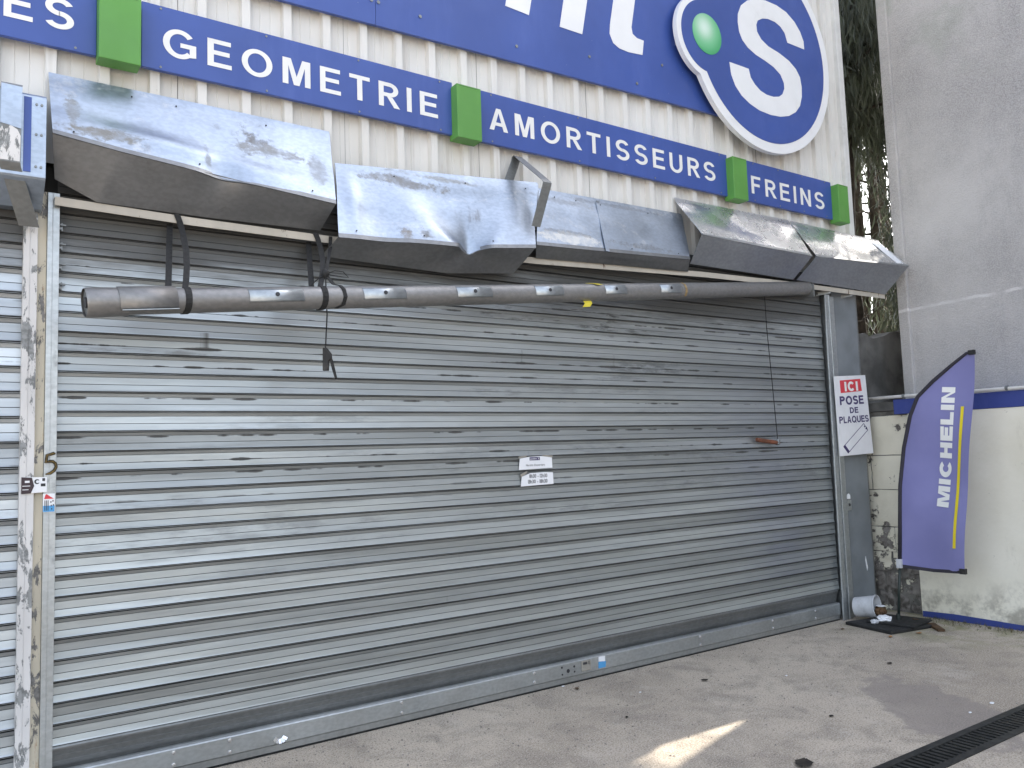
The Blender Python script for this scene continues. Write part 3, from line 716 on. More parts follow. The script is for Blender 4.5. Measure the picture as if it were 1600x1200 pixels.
for x0, x1, lab in ((.623, .83, 'green box divider at far left, right of the letters ES'), (2.825, 3.02, 'green box divider between the words GEOMETRIE and AMORTISSEURS'), (5.628, 5.812, 'green box divider left of the word FREINS'), (7.165, 7.33, 'green box divider at the right end of the strip')):
    t = thing('sign_divider', lab, 'sign', ((x0+x1)/2, -.05, 4.0), 'green boxes between the strip signs')
    mb = MB(); mb.box(x0, x1, -.115, -.003, 3.795, 4.172); bevel(mb.build('box', M['green'], t), .004)
    mb = MB(); mb.box(x0+.02, x1-.02, -.1165, -.1155, 4.160, 4.1615); mb.build('seam', M['black_ink'], t)
# large panel, tilted lower edge, panels joined at a seam
big = thing('shop_sign', 'huge blue sign with white italic letters along the top of the picture', 'sign', (3.5, -.03, 5.5))
for x0, x1 in ((-.6, 2.268), (2.271, 5.98)):
    zl = lambda x: 4.452 + (x-1.64)*.027
    mb = MB(); mb.hexa([(x0,-.03,zl(x0)),(x1,-.03,zl(x1)),(x1,-.004,zl(x1)),(x0,-.004,zl(x0)),(x0,-.03,6.3),(x1,-.03,6.3),(x1,-.004,6.3),(x0,-.004,6.3)]); mb.build('panel', M['blue'], big)
def poly_letter(name, pts, par, m, y0=-.034, y1=-.0305):
    mb = MB(); mb.prism(pts, lambda u, v, d: (u, d, v), y0, y1); return mb.build(name, m, par)
def arcp(cx, cz, r, a0, a1, n):
    return [(cx+r*math.cos(math.radians(a0+(a1-a0)*i/n)), cz+r*math.sin(math.radians(a0+(a1-a0)*i/n))) for i in range(n+1)]
sh = .22
def IT(pts): return [(u + sh*(v-4.905), v) for u, v in pts]
poly_letter('letter', IT([(3.31, 4.905), (3.525, 4.895), (3.525, 5.44), (3.62, 5.51), (3.75, 5.50), (3.812, 5.42), (3.818, 4.885), (4.04, 4.885), (4.04, 5.46), (3.99, 5.62), (3.86, 5.70), (3.70, 5.69), (3.56, 5.62), (3.525, 5.58), (3.52, 5.68), (3.31, 5.68)]), big, M['sign_white'])
poly_letter('letter', IT([(4.301, 5.05), (4.31, 4.97), (4.36, 4.90), (4.43, 4.872), (4.53, 4.866), (4.682, 4.882), (4.676, 5.01), (4.60, 5.012), (4.548, 5.035), (4.526, 5.09), (4.526, 5.54), (4.66, 5.54), (4.66, 5.68), (4.526, 5.68), (4.526, 5.90), (4.301, 5.90), (4.301, 5.68), (4.20, 5.68), (4.20, 5.54), (4.301, 5.54)]), big, M['sign_white'])
poly_letter('letter', IT([(2.85, 4.915), (3.07, 4.91), (3.07, 5.68), (2.85, 5.68)]), big, M['sign_white'])
for x, z in ((2.24, 4.63), (2.29, 4.63), (2.6, 4.62), (3.4, 4.62), (4.1, 4.72), (4.9, 4.85), (4.6, 4.62)):
    mb = MB(); mb.tube([(x, -.0302, z), (x, -.036, z)], .012, 8); mb.build('screw', M['galv_dark'], big)
# round emblem standing proud of the panel
em = thing('emblem_sign', 'white rimmed blue emblem of two joined discs with a white S and green ball', 'sign', (6.1, -.1, 5.25))
LC = (6.13, 5.279); SC = (5.372, 5.183)
def outline(R, r):
    d = math.hypot(SC[0]-LC[0], SC[1]-LC[1]); ang = math.degrees(math.atan2(SC[1]-LC[1], SC[0]-LC[0])) % 360
    aL = math.degrees(math.acos((d*d+R*R-r*r)/(2*d*R))); aS = math.degrees(math.acos((d*d+r*r-R*R)/(2*d*r)))
    P = arcp(*LC, R, ang+aL, ang-aL+360, 80)              # counter-clockwise from lower to upper junction
    s0 = ang+180-aS; s1 = ang+180+aS-360                  # upper junction -> lower junction through the far side
    Q = arcp(*SC, r, s0, s1, 40)
    # make Q start where P ends
    if math.hypot(Q[0][0]-P[-1][0], Q[0][1]-P[-1][1]) > math.hypot(Q[-1][0]-P[-1][0], Q[-1][1]-P[-1][1]): Q.reverse()
    a = math.atan2(Q[0][1]-SC[1], Q[0][0]-SC[0]); b = math.atan2(Q[-1][1]-SC[1], Q[-1][0]-SC[0])
    return P + Q[1:-1]
def tri_prism(name, pts, y0, y1, m, par):
    """cap a non-convex outline by triangulating it"""
    bm = bmesh.new(); vs = [bm.verts.new((u, y0, v)) for u, v in pts]; f = bm.faces.new(vs)
    r = bmesh.ops.extrude_face_region(bm, geom=[f]); bmesh.ops.translate(bm, verts=[e for e in r['geom'] if isinstance(e, bmesh.types.BMVert)], vec=(0, y1-y0, 0))
    bmesh.ops.recalc_face_normals(bm, faces=bm.faces); bmesh.ops.triangulate(bm, faces=[q for q in bm.faces if len(q.verts) > 4])
    me = bpy.data.meshes.new(name); bm.to_mesh(me); bm.free(); return link(name, me, m, par)
tri_prism('rim', outline(.985, .377), -.130, -.085, M['sign_white'], em)
tri_prism('face', outline(.894, .322), -.1335, -.1305, M['blue'], em)
SP = [(6.735,5.422),(6.732,5.502),(6.687,5.587),(6.61,5.663),(6.491,5.726),(6.35,5.753),(6.189,5.753),(6.05,5.729),(5.93,5.676),(5.838,5.603),(5.789,5.51),(5.78,5.429),(5.792,5.341),(5.829,5.274),(5.899,5.221),(6.001,5.182),(6.135,5.156),(6.25,5.126),(6.346,5.075),(6.39,5.005),(6.391,4.952),(6.359,4.891),(6.305,4.854),(6.223,4.833),(6.124,4.831),(6.038,4.85),(5.965,4.892),(5.913,4.944),(5.891,5.02),(5.636,5.02),(5.65,4.907),(5.697,4.816),(5.774,4.744),(5.881,4.692),(6.011,4.658),(6.166,4.649),(6.306,4.662),(6.431,4.695),(6.54,4.756),(6.611,4.832),(6.648,4.929),(6.656,5.027),(6.64,5.119),(6.584,5.188),(6.485,5.245),(6.346,5.284),(6.188,5.31),(6.094,5.351),(6.041,5.41),(6.037,5.475),(6.06,5.522),(6.132,5.562),(6.213,5.581),(6.313,5.579),(6.392,5.554),(6.449,5.508),(6.482,5.422)]
tri_prism('letter', SP, -.1365, -.134, M['sign_white'], em)
tri_prism('green_ball', arcp(5.363, 5.203, .181, 0, 351, 39), -.1365, -.134, M['dot'], em)
mb = MB()
for x, z in ((5.1, 5.1), (5.6, 4.7), (6.1, 4.5), (6.8, 4.8), (6.9, 5.5)): mb.box(x-.03, x+.03, -.084, -.031, z-.03, z+.03)
mb.build('spacer', M['galv'], em)

# ------------------------------------------------------------------ fallen axle tube, straps
A = Vector((.545, -.5, 2.407)); B = Vector((6.45, -.085, 3.07)); D = (B-A).normalized()
side = D.cross(Vector((0, 0, 1))).normalized(); upv = side.cross(D).normalized()
tb = thing('axle_tube', 'long grey metal axle tube hanging askew under the hoods by black straps', 'metal tube', tuple(A))
def on_tube(x, ang, r):
    t = (x-A.x)/D.x; a = math.radians(ang); return A + D*t + (side*math.cos(a) + upv*math.sin(a))*r
def pt(x): return A + D*((x-A.x)/D.x)
mb = MB(); mb.tube([pt(.60), pt(6.62)], .064, 28); mb.build('tube', M['tube'], tb, True).modifiers.new('e', 'EDGE_SPLIT')
mb = MB(); mb.tube([pt(.52), pt(.528), pt(.60), pt(.66), pt(.70)], [.066, .071, .0715, .0695, .069], 28, False); mb.build('end_sleeve', M['tube'], tb, True)
mb = MB(); mb.tube([pt(.53), pt(.54)], .066, 28); mb.build('end_plate', M['galv_dark'], tb)
mb = MB(); mb.tube([pt(.522), pt(.531)], .026, 16); mb.build('axle_hole', M['black_ink'], tb)
def plate(x0, x1, a0, a1, r, m, name):
    V = []; F = []; n = 8
    for i in range(n+1):
        a = a0+(a1-a0)*i/n
        for x in (x0, x1):
            for q in (r, r-.0032): V.append(on_tube(x, a, q))
    for i in range(n):
        b = i*4; F += [(b, b+2, b+6, b+4), (b+1, b+5, b+7, b+3), (b, b+4, b+5, b+1), (b+2, b+3, b+7, b+6)]
    F += [(0, 1, 3, 2), (n*4, n*4+2, n*4+3, n*4+1)]
    return mesh(name, V, F, m, tb, True)
FR = 0 if side.y < 0 else 180
sgn = 1 if side.y < 0 else -1
plate(.66, .925, FR-45, FR+75, .0745, M['tube'], 'clamp_shell')
mb = MB(); mb.band([on_tube(.665, FR-sgn*38, .079), on_tube(.925, FR-sgn*38, .079)], side, .012, .004); mb.build('clamp_lip', M['tube_plate'], tb)
for x0, x1 in ((1.285, 1.585), (1.95, 2.23), (2.60, 2.87), (3.24, 3.49), (3.90, 4.12), (4.50, 4.74)):
    p = plate(x0, x1, FR-22*sgn, FR+42*sgn, .0675, M['tube_plate'], 'tube_plate')
    mb = MB(); c = on_tube((x0+x1)/2, FR+12*sgn, .0685); nrm = (c - pt((x0+x1)/2)).normalized(); mb.tube([c, c+nrm*.004], .012, 10); mb.build('screw_hole', M['black_ink'], tb)
mb = MB(); mb.box(6.612, 6.628, -.15, -.030, 3.0, 3.12); mb.build('bearing_plate', M['galv_dark'], bld)
# tape scraps
mb = MB(); q = [on_tube(3.78, FR+80*sgn, .068), on_tube(3.83, FR+55*sgn, .071), on_tube(3.86, FR+40*sgn, .074)]; mb.band(q, D, .05, .001); tag(mb.build('tape_scrap', M['yellow_tape']), 'yellow tape scrap lying on top of the tube', 'tape', 'tape scraps on the tube')
mb = MB(); q = [on_tube(3.74, FR-70*sgn, .066), on_tube(3.745, FR-70*sgn, .066)+Vector((0, -.01, -.02)), on_tube(3.72, FR-70*sgn, .066)+Vector((0, -.012, -.045))]; mb.band(q, D, .075, .001)
tag(mb.build('tape_scrap', M['yellow_tape']), 'yellow tape scrap dangling below the tube', 'tape', 'tape scraps on the tube')
mb = MB(); mb.band([on_tube(4.80, FR+a*sgn, .066) for a in (70, 40, 10, -20, -50)], D, .022, .001); tag(mb.build('tape_scrap', M['brown_tape']), 'brown tape strip wrapped round the far end of the tube', 'tape', 'tape scraps on the tube')
# strap 1: a loop over the support angle and under the tube
def loop(xt, xb_front, xb_back, w, name, label, yt=-.112, extra=None):
    zt = along_x(pl, xt)[2]
    c = pt(xb_front)
    P = [Vector((xt-.02, -.05, zt+.030)), Vector((xt, yt, zt+.027)), Vector((xt+.012, yt-.006, zt-.01))]
    f0 = on_tube(xb_front, FR+100*sgn, .0665)
    for t in (.2, .45, .7, .9): P.append(P[2].lerp(f0, t) + Vector((.018*math.sin(t*3.1), -.012*math.sin(t*3.1), 0)) if t < 1 else f0)
    for a in (100, 80, 60, 40, 20, 0, -20, -40, -60, -80, -100): P.append(on_tube(xb_front+.0001*(a-100), FR+a*sgn, .0668))
    b = on_tube(xb_back, FR+150*sgn, .0665); P.append(on_tube(xb_front-.03, FR-150*sgn, .0665)); P.append(on_tube(xb_back, FR+178*sgn, .0665)); P.append(b)
    e = Vector((xt-.025, -.06, along_x(pl, xt-.025)[2]-.02)); P += [b.lerp(e, .5), e]
    mb = MB(); mb.band(P, D, w, .003); return mb
mb = loop(1.015, .988, .915, .032, 'strap', '')
tag(mb.build('strap', M['black']), 'black webbing strap looped round the left end of the tube', 'strap', 'black straps holding the tube')
st2 = thing('strap', 'black strap with knotted cord and dangling ratchet buckle round the tube', 'strap', (1.78, -.4, 2.6), 'black straps holding the tube')
mb = loop(1.805, 1.722, 1.69, .034, 'strap', ''); mb.build('webbing', M['black'], st2)
K = Vector((1.765, -.36, 2.69))
mb = MB(); mb.band([Vector((1.90, -.112, 2.985)), Vector((1.86, -.20, 2.88)), K, K+Vector((.035, -.03, -.06)), on_tube(1.828, FR+70*sgn, .069), on_tube(1.83, FR+35*sgn, .069), on_tube(1.83, FR-5*sgn, .069), on_tube(1.82, FR-45*sgn, .069), on_tube(1.785, FR-70*sgn, .068)], D, .022, .004); mb.build('strap_tail', M['black'], st2)
mb = MB(); mb.tube([K+Vector((-.01, 0, .03)), K+Vector((0, -.004, .01)), K, K+Vector((0, 0, -.03))], [.008, .020, .022, .008], 8); mb.build('knot', M['black'], st2, True)
mb = MB()
mb.tube([K, K+Vector((.05, -.02, .022)), K+Vector((.10, -.02, .02)), K+Vector((.135, -.01, -.008)), K+Vector((.09, -.02, -.01)), K], .003, 5)
mb.tube([K, K+Vector((-.05, -.01, -.035)), K+Vector((-.10, 0, -.085))], .003, 5)
mb.tube([K, K+Vector((-.012, -.035, -.10)), K+Vector((-.015, -.045, -.17)), K+Vector((-.012, -.045, -.24)), Vector((1.727, -.44, 2.255))], .0042, 6); mb.build('cord', M['black'], st2)
bk = Vector((1.727, -.44, 2.255)); bx = Vector((.82, -.56, 0)); bm_ = MB()
def bp(u, v, d): return bk + bx*u + Vector((0, 0, v)) + Vector((-.56, -.82, 0))*d
bm_.prism([(-.014, 0), (.008, 0), (.034, -.035), (.034, -.062), (.018, -.075), (.016, -.128), (-.016, -.128)], bp, -.012, .012); bevel(bm_.build('buckle', M['rubber'], st2), .003)
bm_ = MB(); bm_.prism([(.022, -.065), (.036, -.06), (.05, -.115), (.062, -.172), (.052, -.178), (.036, -.125)], bp, -.006, .006); bm_.build('lever', M['black'], st2)

# ------------------------------------------------------------------ pull cord with wooden handle
pc = thing('pull_cord', 'thin pull cord with reddish wooden handle hanging before the shutter', 'cord', (6.0, -.06, 2.9))
mb = MB(); mb.tube([(6.0, -.075, 3.09), (6.02, -.06, 2.7), (6.05, -.06, 2.2), (6.085, -.055, 1.69), (6.085, -.055, 1.655)], .0035, 6); mb.build('cord', M['black'], pc)
mb = MB(); mb.tube([(5.80, -.055, 1.688), (5.81, -.055, 1.687), (6.09, -.055, 1.655), (6.105, -.055, 1.653)], [.014, .019, .018, .013], 10); mb.build('handle', M['wood'], pc)
mb = MB(); mb.tube([(6.075, -.055, 1.640), (6.09, -.055, 1.682)], .021, 10); mb.build('ferrule', M['galv_dark'], pc)

# ------------------------------------------------------------------ notices and stickers on the shutter
def notice(label, x0, x1, z0, z1, y, tapes, torn):
    t = thing('notice', label, 'notice', ((x0+x1)/2, y, z0), 'opening hours papers')
    pts = [(x0, z0+.004), (x1, z0+.010), (x1-.002, z1-.004)] + [(x1-(x1-x0)*.3, z1+.001), (x0+(x1-x0)*.30, z1-.002), (x0+.012, z1-torn)]
    mb = MB(); mb.prism(pts, lambda u, v, d: (u, d, v), y, y+.001); mb.build('sheet', M['paper'], t)
    for q in tapes:
        mb = MB(); mb.prism(q, lambda u, v, d: (u, d, v), y-.002, y-.001); mb.build('tape', M['tape'], t)
    return t
nA = notice('upper opening hours paper with small dark header, taped on the shutter', 3.30, 3.595, 1.517, 1.612, -.0185, [[(3.30, 1.600), (3.37, 1.612), (3.37, 1.622), (3.298, 1.615)], [(3.51, 1.612), (3.60, 1.600), (3.60, 1.614), (3.51, 1.622)]], .012)
mb = MB(); mb.box(3.395, 3.485, -.0202, -.0197, 1.585, 1.607); mb.build('header', M['ink'], nA)
word('point S', nA, M['letter'], lambda u, v: (u, -.0206, v), 3.402, 3.478, 1.591, 1.602, .02, gap=.002, one=True)
word("Horaire d'ouverture", nA, M['black_ink'], lambda u, v: (u, -.0200, v), 3.362, 3.525, 1.545, 1.560, .0, gap=.0015, one=True)
nB = notice('lower opening hours paper reading 8h30 - 12h30, taped on the shutter', 3.312, 3.60, 1.402, 1.498, -.0185, [[(3.315, 1.47), (3.37, 1.497), (3.37, 1.512), (3.31, 1.49)]], .025)
word('8h30 - 12h30', nB, M['black_ink'], lambda u, v: (u, -.0200, v), 3.388, 3.545, 1.462, 1.487, .01, gap=.0025, one=True)
word('13h30 - 18h30', nB, M['black_ink'], lambda u, v: (u, -.0200, v), 3.375, 3.545, 1.424, 1.449, .01, gap=.0025, one=True)
s = thing('sticker', 'small white sticker with a blue lower edge on the bottom rail', 'sticker', (3.97, -.036, .1))
mb = MB(); mb.prism([(3.935, .115), (3.998, .108), (3.998, .145), (3.937, .148)], lambda u, v, d: (u, d, v), -.0365, -.035); mb.build('white_part', M['paper'], s)
mb = MB(); mb.prism([(3.932, .066), (4.0, .066), (4.006, .107), (3.935, .113)], lambda u, v, d: (u, d, v), -.0362, -.035); mb.build('blue_part', M['sky_ink'], s)
# pillar stickers and number
s = thing('sticker', 'half black half white business card sticker on the peeling pillar', 'sticker', (.36, -.076, 1.55))
mb = MB(); mb.prism([(.307, 1.518), (.416, 1.524), (.416, 1.596), (.307, 1.600)], lambda u, v, d: (u, d, v), -.0775, -.0765); mb.build('card', M['paper'], s)
mb = MB(); mb.prism([(.307, 1.518), (.348, 1.520), (.362, 1.555), (.352, 1.596), (.307, 1.600)], lambda u, v, d: (u, d, v), -.0785, -.0777); mb.build('dark_field', M['wine'], s)
mb = MB(); mb.box(.322, .342, -.0792, -.0788, 1.572, 1.582); mb.box(.312, .345, -.0792, -.0788, 1.555, 1.558); mb.box(.312, .338, -.0792, -.0788, 1.537, 1.540); mb.build('white_print', M['paper'], s)
mb = MB(); mb.prism(arcp(.374, 1.576, .012, 40, 320, 12) + arcp(.376, 1.576, .007, 320, 40, 12), lambda u, v, d: (u, d, v), -.0785, -.0777); mb.box(.39, .41, -.0785, -.0777, 1.552, 1.566); mb.box(.396, .408, -.0785, -.0777, 1.578, 1.592); mb.build('dark_print', M['black_ink'], s)
s = thing('sticker', 'red, white and blue house sticker on the grey guide rail', 'sticker', (.42, -.076, 1.45))
mb = MB(); mb.box(.400, .4515, -.0778, -.0765, 1.425, 1.515); mb.build('ground_sheet', M['paper'], s)
mb = MB(); mb.prism([(.405, 1.489), (.447, 1.489), (.432, 1.500), (.416, 1.513), (.411, 1.511)], lambda u, v, d: (u, d, v), -.0788, -.078); mb.build('red_roof', M['red'], s)
mb = MB(); mb.box(.401, .4505, -.0788, -.078, 1.426, 1.456); mb.build('blue_band', M['sky_ink'], s)
mb = MB()
for x in (.407, .414, .421): mb.box(x, x+.003, -.0795, -.0789, 1.432, 1.482)
for x, z in ((.432, 1.47), (.441, 1.475), (.434, 1.452), (.443, 1.455), (.436, 1.436)): mb.box(x, x+.005, -.0795, -.0789, z, z+.007)
mb.build('dark_print', M['black_ink'], s)
s = thing('house_number', 'tarnished brass figure 5 on the guide rail left of the shutter', 'number', (.425, -.08, 1.64))
FIVE = [(.451, 1.710), (.444, 1.713), (.43, 1.708), (.415, 1.705), (.410, 1.668), (.425, 1.674), (.44, 1.673), (.452, 1.662), (.455, 1.645), (.446, 1.627), (.43, 1.615), (.409, 1.610)]
mb = MB(); mb.tube([(u, -.081, v) for u, v in FIVE], [.004]+[.0075]*10+[.003], 6); mb.build('figure', M['brass_edge'], s)
mb = MB(); mb.tube([(u, -.0855, v) for u, v in FIVE], [.002]+[.005]*10+[.001], 6); mb.build('bright_face', M['brass'], s)

# ------------------------------------------------------------------ sign board on the column
ici = thing('notice_board', 'white board reading ICI POSE DE PLAQUES on the grey column', 'sign', (7.2, -.09, 1.9))
Qc = [(6.927, 2.267), (7.442, 2.293), (7.49, 1.526), (6.943, 1.511)]
def bq(u, v):   # board coordinates 0..1 (v up)
    tp = lerp(Qc[0], Qc[1], u); bt = lerp(Qc[3], Qc[2], u); return lerp(bt, tp, v)
def bf(y): return lambda u, v: (bq(u, v)[0], y, bq(u, v)[1])
mb = MB(); mb.prism([(0, 0), (1, 0), (1, 1), (0, 1)], lambda u, v, d: (bq(u, v)[0], d, bq(u, v)[1]), -.0885, -.084); mb.build('board', M['board'], ici)
mb = MB(); mb.prism([(.17, .785), (.84, .80), (.82, .955), (.17, .945)], lambda u, v, d: (bq(u, v)[0], d, bq(u, v)[1]), -.090, -.0888); mb.build('red_field', M['red'], ici)
bg_ = lambda y: (lambda u, v, d: (bq(u, v)[0], y-d, bq(u, v)[1]))
cap_word('ICI', ici, M['letter'], bg_(-.0906), .30, .72, .805, .925, .27, .16)
cap_word('POSE', ici, M['ink'], bg_(-.0896), .12, .86, .635, .745, .24, .12)
cap_word('DE', ici, M['ink'], bg_(-.0896), .40, .66, .525, .60, .24, .14)
cap_word('PLAQUES', ici, M['ink'], bg_(-.0896), .06, .96, .405, .49, .22, .10)
mb = MB()
q = [(.12, .115), (.24, .03), (.90, .30), (.79, .385)]
for a, b in zip(q, q[1:]+q[:1]):
    p0 = Vector((bq(*a)[0], -.0893, bq(*a)[1])); p1 = Vector((bq(*b)[0], -.0893, bq(*b)[1])); mb.band([p0, p1], (p1-p0).cross(Vector((0, 1, 0))), .006, .0012)
mb.build('plate_drawing', M['ink'], ici)
for P4 in ([(.12, .115), (.24, .03), (.29, .05), (.17, .135)],):
    mb = MB(); mb.prism(P4, lambda u, v, d: (bq(u, v)[0], d, bq(u, v)[1]), -.0899, -.0895); mb.build('dark_plate_end', M['ink'], ici)
mb = MB(); mb.prism([(.82, .315), (.90, .30), (.87, .345)], lambda u, v, d: (bq(u, v)[0], d, bq(u, v)[1]), -.0899, -.0895); mb.prism([(.78, .35), (.82, .33), (.83, .365)], lambda u, v, d: (bq(u, v)[0], d, bq(u, v)[1]), -.0899, -.0895); mb.build('plate_drawing', M['ink'], ici)
s = thing('door_lock', 'small worn lock plate with white scrap above it on the grey column', 'lock', (7.13, -.03, 1.0))
mb = MB(); mb.box(7.10, 7.165, -.028, -.0205, .99, 1.09); bevel(mb.build('plate', M['galv'], s), .003)
mb = MB(); mb.prism([(7.108, 1.10), (7.158, 1.10), (7.158, 1.135), (7.14, 1.152), (7.118, 1.148), (7.106, 1.13)], lambda u, v, d: (u, d, v), -.0235, -.0205); mb.build('white_scrap', M['paper'], s)
mb = MB(); mb.tube([(7.13, -.0282, 1.045), (7.13, -.034, 1.045)], .014, 10); mb.build('cylinder_lock', M['black_ink'], s)
mb = MB(); mb.prism([(7.335, .50), (7.347, .44), (7.358, .40), (7.368, .43), (7.355, .49), (7.345, .54)], lambda u, v, d: (u, d, v), -.0225, -.0205)
tag(mb.build('paint_scrap', M['paper']), 'white paint scrape low on the grey column', 'paint mark')

# ------------------------------------------------------------------ right: walls
rw = thing('roughcast_wall', 'tall grey roughcast gable wall along the right side', 'wall', (8.4, -6, 0))
mb = MB(); mb.box(8.15, 16, -15, -.13, 0, 9.2); mb.build('wall', M['roughcast'], rw)
mb = MB(); mb.box(8.11, 8.16, -.20, -.09, 0, 9.1); bevel(mb.build('edge_bead', M['roughcast'], rw), .01)
cw = thing('cream_wall', 'low cream rendered yard wall with blue band along the right', 'wall', (7.7, -5, 0))
V = []; F = []
nz, ny = 14, 60
for i in range(ny+1):
    y = -.43 - 11.5*(i/ny)**1.6
    for j in range(nz+1):
        z = 1.892*j/nz; V.append((7.55 + .006*noise.noise((y*1.3, z*1.3, 5)) - .02*max(0, .35-z)*noise.noise((y*3, z*4, 1)), y, z))
for i in range(ny):
    for j in range(nz): a = i*(nz+1)+j; F.append((a, a+1, a+nz+2, a+nz+1))
mesh('render_face', V, F, M['cream'], cw, True)
mb = MB(); mb.box(7.575, 8.14, -12, -.435, 0, 1.885); mb.build('core', M['cement'], cw)
V = [(7.5495, -.4315, 0), (7.58, -.4315, 0), (7.58, -.4315, 1.89), (7.5495, -.4315, 1.89)]; mesh('return_face', V, [(0,1,2,3)], M['cream'], cw)
mb = MB(); mb.box(7.538, 8.14, -12, -.30, 1.893, 2.035); bevel(mb.build('blue_band', M['band_blue'], cw), .005)
V = []; F = []
for i in range(41):
    y = -.44 - 11.5*i/40; z = .055 + .02*noise.noise((y*2, 0, 0)) ; V += [(7.546-.004, y, .0), (7.546-.004, y, z)]
for i in range(40): F.append((i*2, i*2+1, i*2+3, i*2+2))
mesh('blue_skirting', V, F, M['band_blue'], cw)
# blockwork stub between the column and the rendered wall
sb = thing('block_wall', 'flaking cream blockwork stub behind the flag pole', 'wall', (7.75, -.1, 0))
mb = MB(); mb.box(7.625, 8.1, -.428, .28, 0, 1.93); mb.build('mortar_core', M['mortar'], sb)
rn = random.Random(5)
z = .0
for ci, (z0, z1, js) in enumerate(((0.0, .176, (-.43, -.28, -.12, .03, .28)), (.18, .366, (-.43, -.22, -.05, .10, .28)), (.375, .564, (-.43, -.33, -.13, .28)), (.57, .803, (-.43, -.18, .28)), (.81, 1.163, (-.43, .12, .28)), (1.17, 1.497, (-.43, .02, .28)), (1.505, 1.885, (-.43, .0, .28)))):
    for a, b in zip(js, js[1:]):
        rough = .018 if z1 < .6 else .007
        jit = [rn.uniform(0, rough) for _ in range(4)]; g = .0025 if z1 > .6 else .007
        inn = rn.uniform(0, .03) if z1 < .6 else rn.uniform(0, .008)
        V = []; F = []; m_ = 6
        for i in range(m_+1):
            for j in range(m_+1):
                y = a+g+(b-a-2*g)*i/m_; zz = z0+(z1-z0)*j/m_
                ed = min(i, m_-i, j, m_-j)
                V.append((7.600+inn + rough*1.3*noise.noise((y*14, zz*14, ci)) + (.007 if ed == 0 else 0), y + (rough*.7*noise.noise((zz*20, 3, ci)) if ed == 0 else 0), zz + (rough*.7*noise.noise((y*20, 7, ci)) if ed == 0 else 0)))
        for i in range(m_):
            for j in range(m_): q = i*(m_+1)+j; F.append((q, q+1, q+m_+2, q+m_+1))
        o = mesh('block', V, F, M['block'], sb, True)
mb = MB(); mb.box(7.61, 8.14, -.429, .28, 1.935, 2.02); mb.build('capping', M['cement'], sb)
# pipe along the wall top
pp = thing('wall_pipe', 'thin white pipe running along the top of the low wall', 'pipe', (7.53, -1, 2.05))
mb = MB(); mb.tube([(7.53, .05, 2.062), (7.525, -.5, 2.060), (7.525, -1.5, 2.052), (7.525, -4, 2.05), (7.525, -11, 2.05)], .016, 10); mb.build('pipe', M['pvc'], pp, True)
for y in (-.42, -1.35, -2.4, -3.6):
    mb = MB(); mb.tube([(7.525, y-.012, 2.06), (7.525, y+.012, 2.06)], .021, 10); mb.box(7.515, 7.54, y-.008, y+.008, 2.036, 2.05); mb.build('clip', M['galv_dark'], pp)
# dark rear wall seen through the gap
V = []; F = []; nx, nz = 40, 12
for i in range(nx+1):
    x = 7.3+3.2*i/nx; top = 2.75 + .09*noise.noise((x*2.2, 0, 4)) + .06*noise.noise((x*7, 0, 9)) + .08*sstep(8.2, 8.8, x)
    for j in range(nz+1): V.append((x, .42+.015*noise.noise((x*6, j*.7, 2)), top*j/nz))
for i in range(nx):
    for j in range(nz): q = i*(nz+1)+j; F.append((q, q+nz+1, q+nz+2, q+1))
bw = mesh('rear_wall', V, F, M['cement'], None); so = bw.modifiers.new('s', 'SOLIDIFY'); so.thickness = .22; so.offset = -1
tag(bw, 'rough dark cement wall behind the gap with an uneven top', 'wall')

# ------------------------------------------------------------------ feather flag
fl = thing('feather_flag', 'violet blue feather flag with white lettering on a dark pole', 'flag', (7.05, -.51, 0))
edgeL = [(-.539, .518), (-.606, 1.23), (-.657, 1.572), (-.75, 1.852), (-.833, 2.017), (-.974, 2.145), (-1.15, 2.277), (-1.263, 2.351), (-1.327, 2.365)]
edgeR = [(-1.108, .528), (-1.191, 1.237), (-1.268, 1.876), (-1.30, 2.12), (-1.327, 2.362)]
def edge_at(E, z):
    for a, b in zip(E, E[1:]):
        if z <= b[1] or b is E[-1]: return a[0]+(b[0]-a[0])*min(1, max(0, (z-a[1])/(b[1]-a[1])))
def fx(y, z): return 7.06 + .012*math.sin(y*9+z*3.2) + .008*math.sin(z*7-y*5) + .02*noise.noise((y*3, z*1.6, 1))
V = []; F = []; nz, nu = 60, 16
for j in range(nz+1):
    z = .53 + (2.352-.53)*j/nz; l = edge_at(edgeL, z); r = edge_at(edgeR, z)
    for i in range(nu+1):
        y = l+(r-l)*i/nu; zz = z - .02*math.sin(math.pi*i/nu)*(1-j/nz); V.append((fx(y, zz), y, zz))
for j in range(nz):
    for i in range(nu): q = j*(nu+1)+i; F.append((q, q+1, q+nu+2, q+nu+1))
mesh('sail', V, F, M['flag'], fl, True)
mb = MB(); pts = [(fx(y, z)-.004, y+.004, z) for y, z in edgeL]; mb.tube(pts, [.017]*6+[.014, .012, .012], 8); mb.build('pole_sleeve', M['flag_trim'], fl, True)
mb = MB(); mb.tube([(7.05, -.492, .04), (7.055, -.512, .30), (7.057, -.535, .50)], .0125, 8); mb.build('pole', M['pole'], fl, True)
mb = MB(); mb.box(7.032, 7.078, -.56, -.515, .505, .585); bevel(mb.build('pole_clamp', M['bucket'], fl), .004)
mb = MB(); mb.band([(fx(-.56, .525)-.002, -.56, .522), (fx(-.83, .51)-.002, -.83, .508), (fx(-1.105, .525)-.002, -1.108, .522)], (0, 0, 1), .028, .004); mb.build('bottom_hem', M['flag_trim'], fl)
mb = MB(); mb.box(7.04, 7.075, -1.118, -1.07, .505, .55); mb.build('corner_tab', M['rubber'], fl)
